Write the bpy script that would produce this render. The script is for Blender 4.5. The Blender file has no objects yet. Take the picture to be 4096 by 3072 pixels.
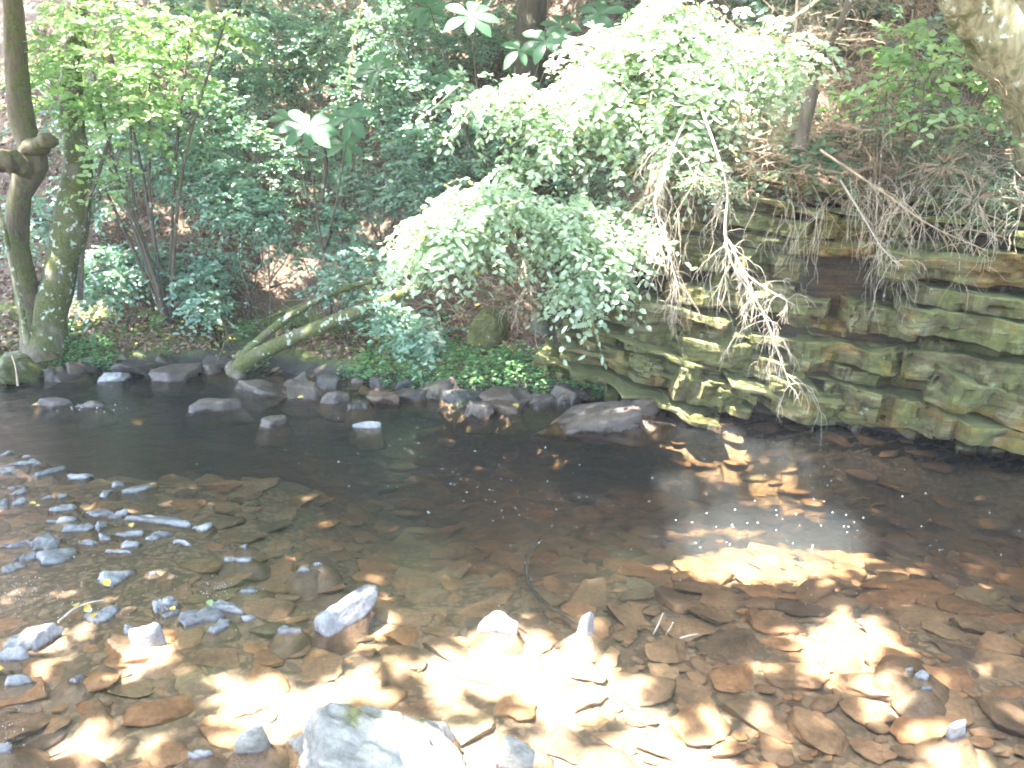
import bpy, math, random
import numpy as np
R = math.radians
sc = bpy.context.scene
col = sc.collection
# ------------------------------------------------------------------ camera, sky, sun, exposure
CAM = np.array([0.0, 0.0, 2.0]); PITCH = R(13.9); FPX = 774.0
cd = bpy.data.cameras.new('camera'); cam = bpy.data.objects.new('camera', cd); col.objects.link(cam)
cam.location = CAM; cam.rotation_euler = (R(90) - PITCH, 0, 0)
cd.sensor_width = 36; cd.lens = FPX / 1024 * 36; cd.clip_end = 500; cd.clip_start = 0.05
sc.camera = cam
SUN = np.array([-0.30, -0.16, 0.93]); SUN /= np.linalg.norm(SUN)
sun_el = math.asin(SUN[2]); sun_az = math.atan2(SUN[0], SUN[1])
w = bpy.data.worlds.new('World'); sc.world = w; w.use_nodes = True
nt = w.node_tree; bg = nt.nodes['Background']
sky = nt.nodes.new('ShaderNodeTexSky'); sky.sky_type = 'NISHITA'; sky.sun_disc = False
sky.sun_elevation = sun_el; sky.sun_rotation = sun_az; sky.air_density = 1.0; sky.dust_density = 2.0
nt.links.new(sky.outputs[0], bg.inputs[0]); bg.inputs[1].default_value = 0.15
sl = bpy.data.lights.new('sun', 'SUN'); sl.energy = 3.0; sl.angle = R(0.55); sl.color = (1.0, 0.95, 0.86)
so = bpy.data.objects.new('sun', sl); col.objects.link(so)
from mathutils import Vector, Matrix
so.rotation_euler = Vector(SUN).to_track_quat('Z', 'Y').to_euler(); so.location = (0, 0, 20)
sc.view_settings.view_transform = 'Standard'; sc.view_settings.look = 'None'
sc.view_settings.exposure = 4.62; sc.view_settings.gamma = 1.0
sc.cycles.use_denoising = True; sc.cycles.max_bounces = 7; sc.cycles.diffuse_bounces = 3
sc.cycles.glossy_bounces = 3; sc.cycles.transmission_bounces = 4; sc.cycles.transparent_max_bounces = 8
sc.cycles.sample_clamp_indirect = 6; sc.cycles.filter_width = 1.9
sc.cycles.caustics_reflective = False; sc.cycles.caustics_refractive = False

# ------------------------------------------------------------------ helpers
rng = np.random.default_rng(7)
FWD = np.array([0, math.cos(PITCH), -math.sin(PITCH)]); UPV = np.array([0, math.sin(PITCH), math.cos(PITCH)])
def ray(px, py): return FWD + UPV * ((384 - py) / FPX) + np.array([1.0, 0, 0]) * ((px - 512) / FPX)
def W(px, py, z=0.0):
    d = ray(px, py); t = (z - CAM[2]) / d[2]; return CAM + d * t
def D(px, py, y):
    d = ray(px, py); return CAM + d * (y / d[1])
def proj(P):
    P = np.asarray(P, float) - CAM; f = P @ FWD
    return 512 + FPX * P[..., 0] / f, 384 - FPX * (P @ UPV) / f
def ppm(p): return FPX / ((np.asarray(p) - CAM) @ FWD)
def nrm(v): return v / (np.linalg.norm(v, axis=-1, keepdims=True) + 1e-9)
def sst(a, b, x):
    t = np.clip((np.asarray(x, float) - a) / (b - a), 0, 1); return t * t * (3 - 2 * t)
_H = np.random.default_rng(99).random(65536)
def vnoise(P, f=1.0):
    P = np.asarray(P, float) * f + 1000.0
    i = np.floor(P).astype(np.int64); u = P - i; u = u * u * (3 - 2 * u); out = 0
    for a in (0, 1):
        for b in (0, 1):
            for c in (0, 1):
                h = _H[((i[..., 0] + a) * 7349 + (i[..., 1] + b) * 19391 + (i[..., 2] + c) * 48611) & 65535]
                out = out + h * (u[..., 0] if a else 1 - u[..., 0]) * (u[..., 1] if b else 1 - u[..., 1]) * (u[..., 2] if c else 1 - u[..., 2])
    return out * 2 - 1
def fbm(P, f=1.0, o=4):
    return sum(vnoise(P, f * 2 ** k) * 0.5 ** k for k in range(o))

def tag(o, label=None, cat=None, group=None, kind=None):
    for k, v in (('label', label), ('category', cat), ('group', group), ('kind', kind)):
        if v: o[k] = v
    return o
def empty(name, loc, label, cat, group=None):
    o = bpy.data.objects.new(name, None); o.location = loc; o.empty_display_size = 0.1; col.objects.link(o)
    return tag(o, label, cat, group)
class MB:
    def __init__(s): s.v = []; s.q = []; s.t = []; s.n = 0
    def add(s, v, q, t=0.5):
        v = np.asarray(v, float).reshape(-1, 3); q = np.asarray(q, int).reshape(-1, 4)
        s.v.append(v); s.q.append(q + s.n); s.n += len(v)
        s.t.append(np.broadcast_to(np.asarray(t, float), (len(q),)))
    def mesh(s, name, mat, smooth=True, origin=None):
        v = np.concatenate(s.v); q = np.concatenate(s.q); t = np.concatenate(s.t)
        if origin is not None: v = v - np.asarray(origin)
        me = bpy.data.meshes.new(name)
        me.vertices.add(len(v)); me.vertices.foreach_set('co', v.astype(np.float32).ravel())
        me.loops.add(q.size); me.loops.foreach_set('vertex_index', q.astype(np.int32).ravel())
        me.polygons.add(len(q)); me.polygons.foreach_set('loop_start', np.arange(0, q.size, 4, dtype=np.int32))
        me.polygons.foreach_set('loop_total', np.full(len(q), 4, dtype=np.int32))
        me.polygons.foreach_set('use_smooth', np.full(len(q), smooth))
        me.update(calc_edges=True)
        a = me.attributes.new('tint', 'FLOAT', 'FACE'); a.data.foreach_set('value', t.astype(np.float32))
        me.materials.append(mat); me.validate(); return me
    def build(s, name, mat, parent=None, smooth=True):
        org = np.array(parent.location) if parent is not None else s.v[0].mean(0) * [1, 1, 0]
        if parent is not None and parent.parent is not None: org = org + np.array(parent.parent.location)
        o = bpy.data.objects.new(name, s.mesh(name, mat, smooth, org)); col.objects.link(o)
        if parent is not None: o.parent = parent
        else: o.location = org
        return o

def spline(pts, n=6):
    P = np.asarray(pts, float); out = []
    Q = np.vstack([2 * P[0] - P[1], P, 2 * P[-1] - P[-2]])
    for i in range(1, len(Q) - 2):
        t = np.linspace(0, 1, n, endpoint=False)[:, None]
        a, b, c, d = Q[i - 1], Q[i], Q[i + 1], Q[i + 2]
        out.append(0.5 * (2 * b + (c - a) * t + (2 * a - 5 * b + 4 * c - d) * t * t + (3 * b - a - 3 * c + d) * t ** 3))
    return np.vstack(out + [P[-1:]])
def tube(mb, pts, r0, r1=None, seg=6, rough=0.0, tint=0.5, cap=True):
    P = np.asarray(pts, float); n = len(P)
    r = np.asarray(r0, float) if np.ndim(r0) else np.linspace(r0, r1 if r1 is not None else r0, n)
    if len(r) != n: r = np.interp(np.linspace(0, 1, n), np.linspace(0, 1, len(r)), r)
    T = nrm(np.gradient(P, axis=0)); ref = np.array([0.13, 0.31, 0.94]) if abs(nrm(P[-1] - P[0])[2]) < 0.8 else np.array([0.1, 1.0, 0.05])
    U = nrm(np.cross(T, ref)); V = np.cross(T, U)
    a = np.linspace(0, 2 * math.pi, seg, endpoint=False)
    ring = U[:, None] * np.cos(a)[None, :, None] + V[:, None] * np.sin(a)[None, :, None]
    base = P[:, None] + ring * r[:, None, None]
    if rough:
        nz = fbm(base * [1, 1, .35], 9.0, 3)[..., None] + 0.8 * vnoise(base * [1, 1, .5], 2.5)[..., None]
        base = base + ring * nz * r[:, None, None] * rough
    v = base.reshape(-1, 3); i = np.arange(n - 1)[:, None] * seg; j = np.arange(seg)[None, :]; j2 = (j + 1) % seg
    q = np.stack([i + j, i + j2, i + seg + j2, i + seg + j], -1).reshape(-1, 4)
    mb.add(v, q, tint)
    if cap and seg % 2 == 0:
        for e, k0 in ((0, 0), (n - 1, 1)):
            ix = e * seg + np.arange(seg)
            qq = [[ix[k], ix[k + 1], ix[seg - 2 - k], ix[seg - 1 - k]] for k in range(seg // 2 - 1)]
            mb.q.append(np.array(qq) + mb.n - len(v)); mb.t.append(np.full(len(qq), tint))
def leaves(mb, pos, ax, nm, L, Wd, tint, fold=0.25, droop=0.15):
    ax = nrm(ax); sd = nrm(np.cross(nm, ax)); nm = np.cross(ax, sd)
    L = np.broadcast_to(L, (len(pos),))[:, None]; Wd = np.broadcast_to(Wd, (len(pos),))[:, None]
    b = pos; t = pos + ax * L - nm * L * droop; h = Wd * 0.5
    r1 = pos + ax * L * .28 + sd * h * .85 + nm * Wd * fold * .5; r2 = pos + ax * L * .66 + sd * h * .9 + nm * Wd * fold * .4 - nm * L * droop * .4
    l1 = pos + ax * L * .28 - sd * h * .85 + nm * Wd * fold * .5; l2 = pos + ax * L * .66 - sd * h * .9 + nm * Wd * fold * .4 - nm * L * droop * .4
    v = np.stack([b, r1, r2, t, l2, l1], 1).reshape(-1, 3); k = np.arange(len(pos))[:, None] * 6
    q = np.stack([k + [0, 1, 2, 3], k + [0, 3, 4, 5]], 1).reshape(-1, 4)
    mb.add(v, q, np.repeat(np.broadcast_to(tint, (len(pos),)), 2))

# cube-sphere of quads
_cs = {}
def csphere(n):
    if n in _cs: return _cs[n]
    idx = {}; V = []; Q = []
    def vid(p):
        k = tuple(np.round(p, 5))
        if k not in idx: idx[k] = len(V); V.append(p)
        return idx[k]
    g = np.linspace(-1, 1, n + 1)
    for ax in range(3):
        for s in (-1, 1):
            for i in range(n):
                for j in range(n):
                    c = []
                    for (a, b) in ((i, j), (i + 1, j), (i + 1, j + 1), (i, j + 1)):
                        p = [0, 0, 0]; p[ax] = s; p[(ax + 1) % 3] = g[a]; p[(ax + 2) % 3] = g[b]; c.append(vid(p))
                    Q.append(c if s > 0 else c[::-1])
    _cs[n] = (np.array(V, float), np.array(Q)); return _cs[n]
def rockverts(seed, n=12, planes=11, rough=0.05, flat=0.5, sharp=14, nf=2.2):
    """unit angular rock: a radial soft-min over random planes, in the box of half size (1,1,flat)"""
    g = np.random.default_rng(seed); V, Q = csphere(n); d = nrm(np.tan(V * math.pi / 4))
    N = nrm(g.normal(size=(planes, 3)) * [1, 1, 0.9]); N = np.vstack([N, [[0, 0, 1], [0, 0, -1]] + g.normal(size=(2, 3)) * .12])
    N = nrm(N); dist = g.uniform(.72, 1.05, len(N)); dist[-2:] = .75
    inv = np.clip(d @ N.T, 0, None) / dist
    r = 1.0 / (np.sum(inv ** sharp, 1) ** (1 / sharp) + 1e-6); r = np.clip(r, 0.3, 1.6)
    P = d * r[:, None]; P = P * (1 + rough * fbm(P + seed * 3.1, nf, 4)[:, None])
    P = P / np.abs(P).max(0) * [1, 1, flat]
    return P, Q

# ------------------------------------------------------------------ materials
def newmat(name):
    m = bpy.data.materials.new(name); m.use_nodes = True; t = m.node_tree
    return m, t, t.nodes['Principled BSDF'], t.nodes['Material Output']
def nd(t, typ, **k):
    n = t.nodes.new(typ)
    for a, b in k.items():
        if a.startswith('i_'):
            n.inputs[a[2:].replace('_', ' ')].default_value = b
        else: setattr(n, a, b)
    return n
def ramp(t, stops, fac=None):
    n = t.nodes.new('ShaderNodeValToRGB'); e = n.color_ramp.elements
    while len(e) > 1: e.remove(e[0])
    e[0].position = stops[0][0]; e[0].color = (*stops[0][1], 1)
    for p, c in stops[1:]:
        x = e.new(p); x.color = (*c, 1)
    if fac is not None: t.links.new(fac, n.inputs[0])
    return n
def mixc(t, f, a, b, bt='MIX'):
    n = t.nodes.new('ShaderNodeMix'); n.data_type = 'RGBA'; n.blend_type = bt
    for s, x in ((0, f), (6, a), (7, b)):
        if hasattr(x, 'links'): t.links.new(x, n.inputs[s])
        elif s == 0: n.inputs[0].default_value = x
        else: n.inputs[s].default_value = (*x, 1)
    return n.outputs[2]
def noise(t, scale, detail=4, rough=.55, vec=None, dist=0.0):
    n = nd(t, 'ShaderNodeTexNoise'); n.inputs['Scale'].default_value = scale; n.inputs['Detail'].default_value = detail
    n.inputs['Roughness'].default_value = rough; n.inputs['Distortion'].default_value = dist
    if vec is not None: t.links.new(vec, n.inputs['Vector'])
    return n.outputs['Fac']
def pos(t): return t.nodes.new('ShaderNodeNewGeometry').outputs['Position']
def scaled(t, vec, s):
    n = nd(t, 'ShaderNodeMapping'); n.inputs['Scale'].default_value = s; t.links.new(vec, n.inputs[0]); return n.outputs[0]
def bump(t, b, h, strength, dist):
    n = nd(t, 'ShaderNodeBump'); n.inputs['Strength'].default_value = strength; n.inputs['Distance'].default_value = dist
    t.links.new(h, n.inputs['Height']); t.links.new(n.outputs[0], b.inputs['Normal']); return n
def mrange(t, v, a, b, c=0., d=1.):
    n = nd(t, 'ShaderNodeMapRange', interpolation_type='SMOOTHSTEP'); t.links.new(v, n.inputs[0])
    for i, x in enumerate((a, b, c, d)): n.inputs[i + 1].default_value = x
    return n.outputs[0]
def sepz(t, vec, i=2):
    n = nd(t, 'ShaderNodeSeparateXYZ'); t.links.new(vec, n.inputs[0]); return n.outputs[i]

def leafmat(name, stops, trans=0.35, rough=0.38, spec=0.5, tcol=None):
    m, t, b, o = newmat(name)
    a = nd(t, 'ShaderNodeAttribute', attribute_name='tint'); c = ramp(t, stops, a.outputs['Fac'])
    t.links.new(c.outputs[0], b.inputs['Base Color']); b.inputs['Roughness'].default_value = rough
    b.inputs['Specular IOR Level'].default_value = spec
    tr = nd(t, 'ShaderNodeBsdfTranslucent'); mx = nd(t, 'ShaderNodeMixShader'); mx.inputs[0].default_value = trans
    tc = mixc(t, 1.0, c.outputs[0], tcol or (1.6, 1.9, 0.9), 'MULTIPLY'); t.links.new(tc, tr.inputs[0])
    t.links.new(b.outputs[0], mx.inputs[1]); t.links.new(tr.outputs[0], mx.inputs[2]); t.links.new(mx.outputs[0], o.inputs[0])
    return m
M = {}
M['leaf_teal'] = leafmat('shrub_leaf', [(0, (.09, .17, .13)), (.5, (.17, .28, .22)), (.9, (.26, .38, .32)), (1, (.22, .24, .05))], .3, .32, .9)
M['leaf_glossy'] = leafmat('overhanging_leaf', [(0, (.22, .32, .19)), (.5, (.40, .50, .36)), (.93, (.54, .62, .50)), (1, (.46, .44, .12))], .5, .3, 1.0, (1.25, 1.3, 1.15))
M['leaf_yellow'] = leafmat('yellow_green_leaf', [(0, (.15, .24, .11)), (.6, (.25, .35, .19)), (1, (.38, .46, .28))], .45, .4, .4)
M['leaf_canopy'] = leafmat('canopy_leaf', [(0, (.045, .10, .03)), (1, (.10, .18, .05))], .4, .4, .4)
M['leaf_magnolia'] = leafmat('magnolia_leaf', [(0, (.05, .13, .06)), (1, (.11, .22, .12))], .35, .33, .6)
M['leaf_ground'] = leafmat('ground_leaf', [(0, (.06, .13, .05)), (.6, (.11, .24, .09)), (1, (.18, .32, .12))], .3, .4, .5)
M['needle'] = leafmat('hemlock_needle', [(0, (.06, .11, .06)), (1, (.14, .20, .12))], .25, .5, .4)
M['litter'] = leafmat('dead_leaf', [(0, (.07, .04, .025)), (.4, (.17, .10, .07)), (.8, (.30, .20, .15)), (.95, (.36, .28, .2)), (1, (.38, .30, .06))], .1, .7, .3, (1, .9, .8))
M['leaf_fallen'] = leafmat('fallen_yellow_leaf', [(0, (.30, .17, .03)), (.6, (.5, .36, .05)), (1, (.55, .5, .2))], .2, .5, .5, (1, .9, .6))

def stone(name, a, b_, c, wet=None, moss=0.0, lich=0.0, strat=False, rough=.75, objrand=False, scale=3.0):
    m, t, b, o = newmat(name); p = pos(t)
    n1 = noise(t, scale, 5, .6, scaled(t, p, (1, 1, 3.5)) if strat else p, .4)
    cr = ramp(t, [(.3, a), (.5, b_), (.7, c)], n1); cc = cr.outputs[0]
    n2 = noise(t, 38, 4, .7, p); cc = mixc(t, .55, cc, ramp(t, [(.3, (.45, .45, .45)), (.65, (1.25, 1.22, 1.2))], n2).outputs[0], 'MULTIPLY')
    if objrand:
        at = nd(t, 'ShaderNodeAttribute', attribute_name='tint'); oi = nd(t, 'ShaderNodeObjectInfo')
        ad = nd(t, 'ShaderNodeMath', operation='ADD'); t.links.new(at.outputs['Fac'], ad.inputs[0]); t.links.new(oi.outputs['Random'], ad.inputs[1])
        fr = nd(t, 'ShaderNodeMath', operation='FRACT'); t.links.new(ad.outputs[0], fr.inputs[0])
        cc = mixc(t, 1.0, cc, ramp(t, [(0, (.45, .42, .40)), (.25, (.9, .78, .66)), (.5, (1.15, 1.0, .85)), (.75, (1.2, .85, .6)), (1, (.75, .85, .8))], fr.outputs[0]).outputs[0], 'MULTIPLY')
    if moss:
        nm = noise(t, 2.6, 6, .65, p); mk = mrange(t, nm, .62 - moss * .3, .72 - moss * .3)
        cc = mixc(t, mk, cc, ramp(t, [(.3, (.035, .04, .012)), (.7, (.12, .125, .04))], noise(t, 17, 4, .6, p)).outputs[0])
    if strat:
        cc = mixc(t, .8, cc, ramp(t, [(.34, (.35, .32, .3)), (.5, (1, 1, 1)), (.66, (1.3, 1.3, 1.2))], noise(t, 1.6, 6, .7, scaled(t, p, (1, 1, 17)), .25)).outputs[0], 'MULTIPLY')
        cc = mixc(t, mrange(t, noise(t, 1.7, 4, .6, p), .5, .62), cc, mixc(t, 1.0, cc, (1.25, .9, .55), 'MULTIPLY'))
        up = mrange(t, sepz(t, t.nodes.new('ShaderNodeNewGeometry').outputs['Normal']), .35, .8); cc = mixc(t, up, cc, (.14, .14, .055))
    if lich:
        nl = noise(t, 11, 5, .7, p, .6); mk = mrange(t, nl, .70 - lich * .1, .74 - lich * .1)
        cc = mixc(t, mk, cc, (.24, .27, .20) if strat else (.45, .5, .44))
    rr = None
    if wet is not None:
        ad = nd(t, 'ShaderNodeMath', operation='MULTIPLY_ADD'); t.links.new(noise(t, 9, 3, .5, p), ad.inputs[0])
        ad.inputs[1].default_value = -wet * 1.6; t.links.new(sepz(t, p), ad.inputs[2])
        wm = mrange(t, ad.outputs[0], -wet * .2, -wet * .95)
        cc = mixc(t, wm, cc, mixc(t, 1.0, cc, (.36, .31, .33), 'MULTIPLY'))
        cc = mixc(t, mrange(t, sepz(t, p), .004, -.012), cc, ramp(t, [(.3, (.10, .07, .045)), (.7, (.24, .16, .10))], noise(t, 12, 4, .6, p)).outputs[0])
        t.links.new(mrange(t, wm, 0, 1, rough, .25), b.inputs['Roughness'])
    else: b.inputs['Roughness'].default_value = rough
    t.links.new(cc, b.inputs['Base Color']); b.inputs['Specular IOR Level'].default_value = .4
    h = nd(t, 'ShaderNodeMath', operation='ADD'); t.links.new(noise(t, 60, 4, .7, p), h.inputs[0]); t.links.new(noise(t, 14, 5, .6, scaled(t, p, (1, 1, 4)) if strat else p), h.inputs[1])
    bump(t, b, h.outputs[0], .6, .012); return m
M['bed_stone'] = stone('submerged_stone', (.15, .108, .07), (.29, .205, .135), (.41, .30, .20), rough=.6, objrand=True, scale=5)
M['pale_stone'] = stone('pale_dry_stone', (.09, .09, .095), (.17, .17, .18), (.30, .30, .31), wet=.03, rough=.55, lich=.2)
M['boulder'] = stone('foreground_boulder', (.06, .058, .055), (.15, .148, .14), (.30, .30, .28), wet=.07, rough=.6, moss=.12, lich=.6)
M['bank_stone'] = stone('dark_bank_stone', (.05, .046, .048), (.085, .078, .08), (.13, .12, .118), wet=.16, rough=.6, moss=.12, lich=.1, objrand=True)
M['moss_stone'] = stone('mossy_stone', (.10, .10, .08), (.17, .17, .13), (.26, .26, .2), wet=.12, rough=.8, moss=.75, lich=.3)
M['cliff'] = stone('layered_rock', (.035, .025, .012), (.105, .09, .04), (.21, .205, .13), wet=.26, rough=.8, moss=.58, lich=.5, strat=True)
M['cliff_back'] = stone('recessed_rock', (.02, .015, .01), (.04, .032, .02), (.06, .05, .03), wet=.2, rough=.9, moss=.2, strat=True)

def bark(name, a, b_, mossy=.5, lich=0.2):
    m, t, b, o = newmat(name); p = pos(t)
    n1 = noise(t, 16, 5, .65, scaled(t, p, (1, 1, .22)), .6); cc = ramp(t, [(.32, a), (.62, b_)], n1).outputs[0]
    nm = noise(t, 5, 5, .6, p); mk = mrange(t, nm, .68 - mossy * .4, .80 - mossy * .4)
    cc = mixc(t, mk, cc, ramp(t, [(.3, (.035, .042, .01)), (.7, (.11, .115, .03))], noise(t, 40, 3, .6, p)).outputs[0])
    if lich: cc = mixc(t, mrange(t, noise(t, 13, 4, .6, p), .64 - lich * .2, .68 - lich * .2), cc, (.42, .46, .40))
    t.links.new(cc, b.inputs['Base Color']); b.inputs['Roughness'].default_value = .85
    bump(t, b, n1, .8, .02); return m
M['bark_moss'] = bark('mossy_bark', (.04, .028, .016), (.12, .095, .055), .55, .0)
M['bark_pale'] = bark('pale_lichen_bark', (.10, .085, .045), (.32, .29, .18), .42, .25)
M['bark_lean'] = bark('leaning_mossy_bark', (.05, .045, .028), (.15, .135, .09), .8, .22)
M['bark_dark'] = bark('dark_bark', (.05, .04, .03), (.13, .105, .08), .2, .1)
M['twig'] = bark('dead_twig', (.25, .20, .15), (.48, .41, .33), .05, .0)
M['twig_brown'] = bark('brown_twig', (.24, .165, .11), (.47, .35, .25), .08, .0)

def groundmat():
    m, t, b, o = newmat('forest_floor'); p = pos(t)
    a = nd(t, 'ShaderNodeAttribute', attribute_name='tint')
    lit = ramp(t, [(.25, (.045, .03, .02)), (.45, (.11, .07, .045)), (.6, (.19, .125, .09)), (.75, (.28, .2, .155))], noise(t, 22, 6, .75, p, .8)).outputs[0]
    ms = ramp(t, [(.3, (.04, .055, .012)), (.5, (.12, .15, .03)), (.72, (.26, .28, .06))], noise(t, 16, 5, .65, p)).outputs[0]
    ad = nd(t, 'ShaderNodeMath', operation='ADD'); t.links.new(a.outputs['Fac'], ad.inputs[0]); t.links.new(noise(t, 1.9, 5, .6, p), ad.inputs[1])
    cc = mixc(t, mrange(t, ad.outputs[0], .95, 1.12), lit, ms)
    wt = mrange(t, sepz(t, p), .28, .05); cc = mixc(t, wt, cc, (.035, .03, .028))
    t.links.new(cc, b.inputs['Base Color']); b.inputs['Roughness'].default_value = .9
    bump(t, b, noise(t, 30, 6, .75, p), .9, .04); return m
M['ground'] = groundmat()
def bedmat():
    m, t, b, o = newmat('stream_bed_gravel'); p = pos(t)
    v = nd(t, 'ShaderNodeTexVoronoi', feature='F1'); v.inputs['Scale'].default_value = 26; v.inputs['Randomness'].default_value = 1
    nv = nd(t, 'ShaderNodeTexNoise'); nv.inputs['Scale'].default_value = 9; nv.inputs['Detail'].default_value = 4; t.links.new(p, nv.inputs['Vector'])
    va = nd(t, 'ShaderNodeVectorMath', operation='MULTIPLY_ADD'); t.links.new(nv.outputs['Color'], va.inputs[0]); va.inputs[1].default_value = (.16, .16, .16); t.links.new(p, va.inputs[2])
    t.links.new(va.outputs[0], v.inputs['Vector'])
    c = ramp(t, [(0, (.12, .085, .055)), (.5, (.24, .165, .10)), (1, (.34, .24, .155))], sepz(t, v.outputs['Color'], 0)).outputs[0]
    c = mixc(t, mrange(t, v.outputs['Distance'], .35, .9), c, (.12, .085, .05))
    t.links.new(c, b.inputs['Base Color']); b.inputs['Roughness'].default_value = .8
    bump(t, b, v.outputs['Distance'], -.8, .03); return m
M['bed'] = bedmat()
def watermat():
    m, t, b, o = newmat('stream_water'); p = pos(t)
    tr = nd(t, 'ShaderNodeBsdfTransparent'); gl = nd(t, 'ShaderNodeBsdfGlossy'); gl.inputs['Roughness'].default_value = .09
    fr = nd(t, 'ShaderNodeFresnel'); fr.inputs['IOR'].default_value = 1.33
    h1 = noise(t, 3.2, 3, .5, scaled(t, p, (1, 1.5, 1)), .5); h2 = noise(t, 22, 3, .55, scaled(t, p, (.8, 1.5, 1)), .8)
    # livelier riffle on the shallow left
    x = sepz(t, p, 0); rif = mrange(t, x, -1.3, -2.4, .12, 1.0)
    mm = nd(t, 'ShaderNodeMath', operation='MULTIPLY'); t.links.new(h2, mm.inputs[0]); t.links.new(rif, mm.inputs[1])
    hh = nd(t, 'ShaderNodeMath', operation='MULTIPLY_ADD'); t.links.new(mm.outputs[0], hh.inputs[0]); hh.inputs[1].default_value = .35; t.links.new(h1, hh.inputs[2])
    bp = nd(t, 'ShaderNodeBump'); bp.inputs['Strength'].default_value = .28; bp.inputs['Distance'].default_value = .06
    t.links.new(hh.outputs[0], bp.inputs['Height'])
    t.links.new(bp.outputs[0], gl.inputs['Normal']); t.links.new(bp.outputs[0], fr.inputs['Normal'])
    mx = nd(t, 'ShaderNodeMixShader'); t.links.new(fr.outputs[0], mx.inputs[0]); t.links.new(tr.outputs[0], mx.inputs[1]); t.links.new(gl.outputs[0], mx.inputs[2])
    t.links.new(mx.outputs[0], o.inputs['Surface'])
    va = nd(t, 'ShaderNodeVolumeAbsorption'); va.inputs['Color'].default_value = (.70, .66, .54, 1); va.inputs['Density'].default_value = 1.5
    vs = nd(t, 'ShaderNodeVolumeScatter'); vs.inputs['Color'].default_value = (.7, .85, 1, 1); vs.inputs['Density'].default_value = .36; vs.inputs['Anisotropy'].default_value = .3
    av = nd(t, 'ShaderNodeAddShader'); t.links.new(va.outputs[0], av.inputs[0]); t.links.new(vs.outputs[0], av.inputs[1]); t.links.new(av.outputs[0], o.inputs['Volume']); return m
M['water'] = watermat()

# ------------------------------------------------------------------ terrain
_bl = [(-14, 9.3)] + [tuple(W(a, b)[:2]) for a, b in ((0, 376), (120, 371), (250, 366), (300, 376), (380, 386), (470, 394), (560, 399), (620, 401), (760, 418), (880, 433), (1024, 450))] + [(7, 4.85), (14, 3.0)]
_bl = np.array(_bl)
def yb(x): return np.interp(x, _bl[:, 0], _bl[:, 1])
def depth(x, y):
    far = yb(x) - y
    mid = .48 * sst(3.2, 6.0, y) + .10
    sh = 1 - .88 * sst(-.6, -2.0, x) * sst(6.4, 5.2, y) * sst(2.4, 3.2, y)      # gravel bar on the left
    return (mid * sh) * sst(-.1, .9, far) * sst(.9, 2.2, y)
def ground(x, y):
    x = np.asarray(x, float); y = np.asarray(y, float); d = y - yb(x)
    P = np.stack([x, y, x * 0], -1)
    left = sst(.6, -2.5, x)
    hill = np.where(d > 0, .12 * sst(0, .25, d) + .42 * d * (1 - left) + .17 * d * left + np.clip(d - 1.6, 0, None) * (.45 + .22 * left), 0)
    cl = sst(.85, 1.5, x); top = 2.05 - .06 * (x - 2) + .12 * vnoise(P, 1.3)
    cliff = np.where(d > 0, (top - .05) * sst(.55, .95, d) - .3 * (1 - sst(.45, .7, d)) + .75 * np.clip(d - .8, 0, None), -.3)
    h = hill * (1 - cl) + cliff * cl
    up = sst(0, .5, d)
    h = h + up * (.10 * fbm(P, .9, 4) + .05 * fbm(P, 4.0, 3)) * (1 - cl * sst(.65, .3, d))
    near = .35 * sst(1.4, .3, y) + .05 * np.clip(.5 - y, 0, 20)
    low = -depth(x, y) + .02 * fbm(P, 1.5, 3) + near
    return np.where(d > 0, np.where(h > low, h, low) * sst(-.02, .12, d) + low * (1 - sst(-.02, .12, d)), low)
def grid_obj(name, xs, ys, zf, mat, tf=None, kind='structure'):
    X, Y = np.meshgrid(xs, ys); Z = zf(X, Y); mb = MB()
    nx = len(xs); i = np.arange(len(ys) - 1)[:, None] * nx; j = np.arange(nx - 1)[None, :]
    q = np.stack([i + j, i + j + 1, i + nx + j + 1, i + nx + j], -1).reshape(-1, 4)
    Xc = (X[:-1, :-1] + X[1:, 1:]) / 2; Yc = (Y[:-1, :-1] + Y[1:, 1:]) / 2
    mb.add(np.stack([X, Y, Z], -1), q, tf(Xc, Yc).ravel() if tf else .5)
    o = bpy.data.objects.new(name, mb.mesh(name, mat)); col.objects.link(o); return tag(o, kind=kind)
xs = np.concatenate([np.linspace(-90, -9, 30), np.arange(-8.8, 8.8, .07), np.linspace(9, 90, 30)])
def mosst(X, Y):
    d = Y - yb(X); return .62 * sst(2.2, .8, d) * sst(3.2, 1.2, X + 2 * (d < 1.2)) + .35 * sst(-1, -3, X) * sst(4, 2, d)
split_y = 4.2
grid_obj('hillside', xs, np.concatenate([np.arange(4.9, 13, .06), np.arange(13, 22, .25), np.linspace(22, 90, 30)]),
         lambda X, Y: np.where(Y - yb(X) > -.25, ground(X, Y), ground(X, Y) - .02 - .3 * sst(-.25, -.6, Y - yb(X))), M['ground'], mosst)
grid_obj('stream_bed', np.concatenate([np.linspace(-60, -9, 20), np.arange(-8.8, 8.8, .08), np.linspace(9, 60, 20)]),
         np.concatenate([np.linspace(-60, 0, 20), np.arange(.15, 9.4, .08)]),
         lambda X, Y: np.where(Y - yb(X) > .1, -.35 - .2 * sst(.1, .6, Y - yb(X)), ground(X, Y)), M['bed'])
mb = MB()                                   # closed body of water
X = np.array([-60, 60]); v = np.array([[x, y, z] for z in (0.0, -.95) for y in (.6, 9.6) for x in (-60, 60)])
mb.add(v, [[0, 1, 3, 2], [4, 6, 7, 5], [0, 4, 5, 1], [2, 3, 7, 6], [0, 2, 6, 4], [1, 5, 7, 3]])
wo = bpy.data.objects.new('water', mb.mesh('water', M['water'], False)); col.objects.link(wo); tag(wo, kind='structure')

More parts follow.
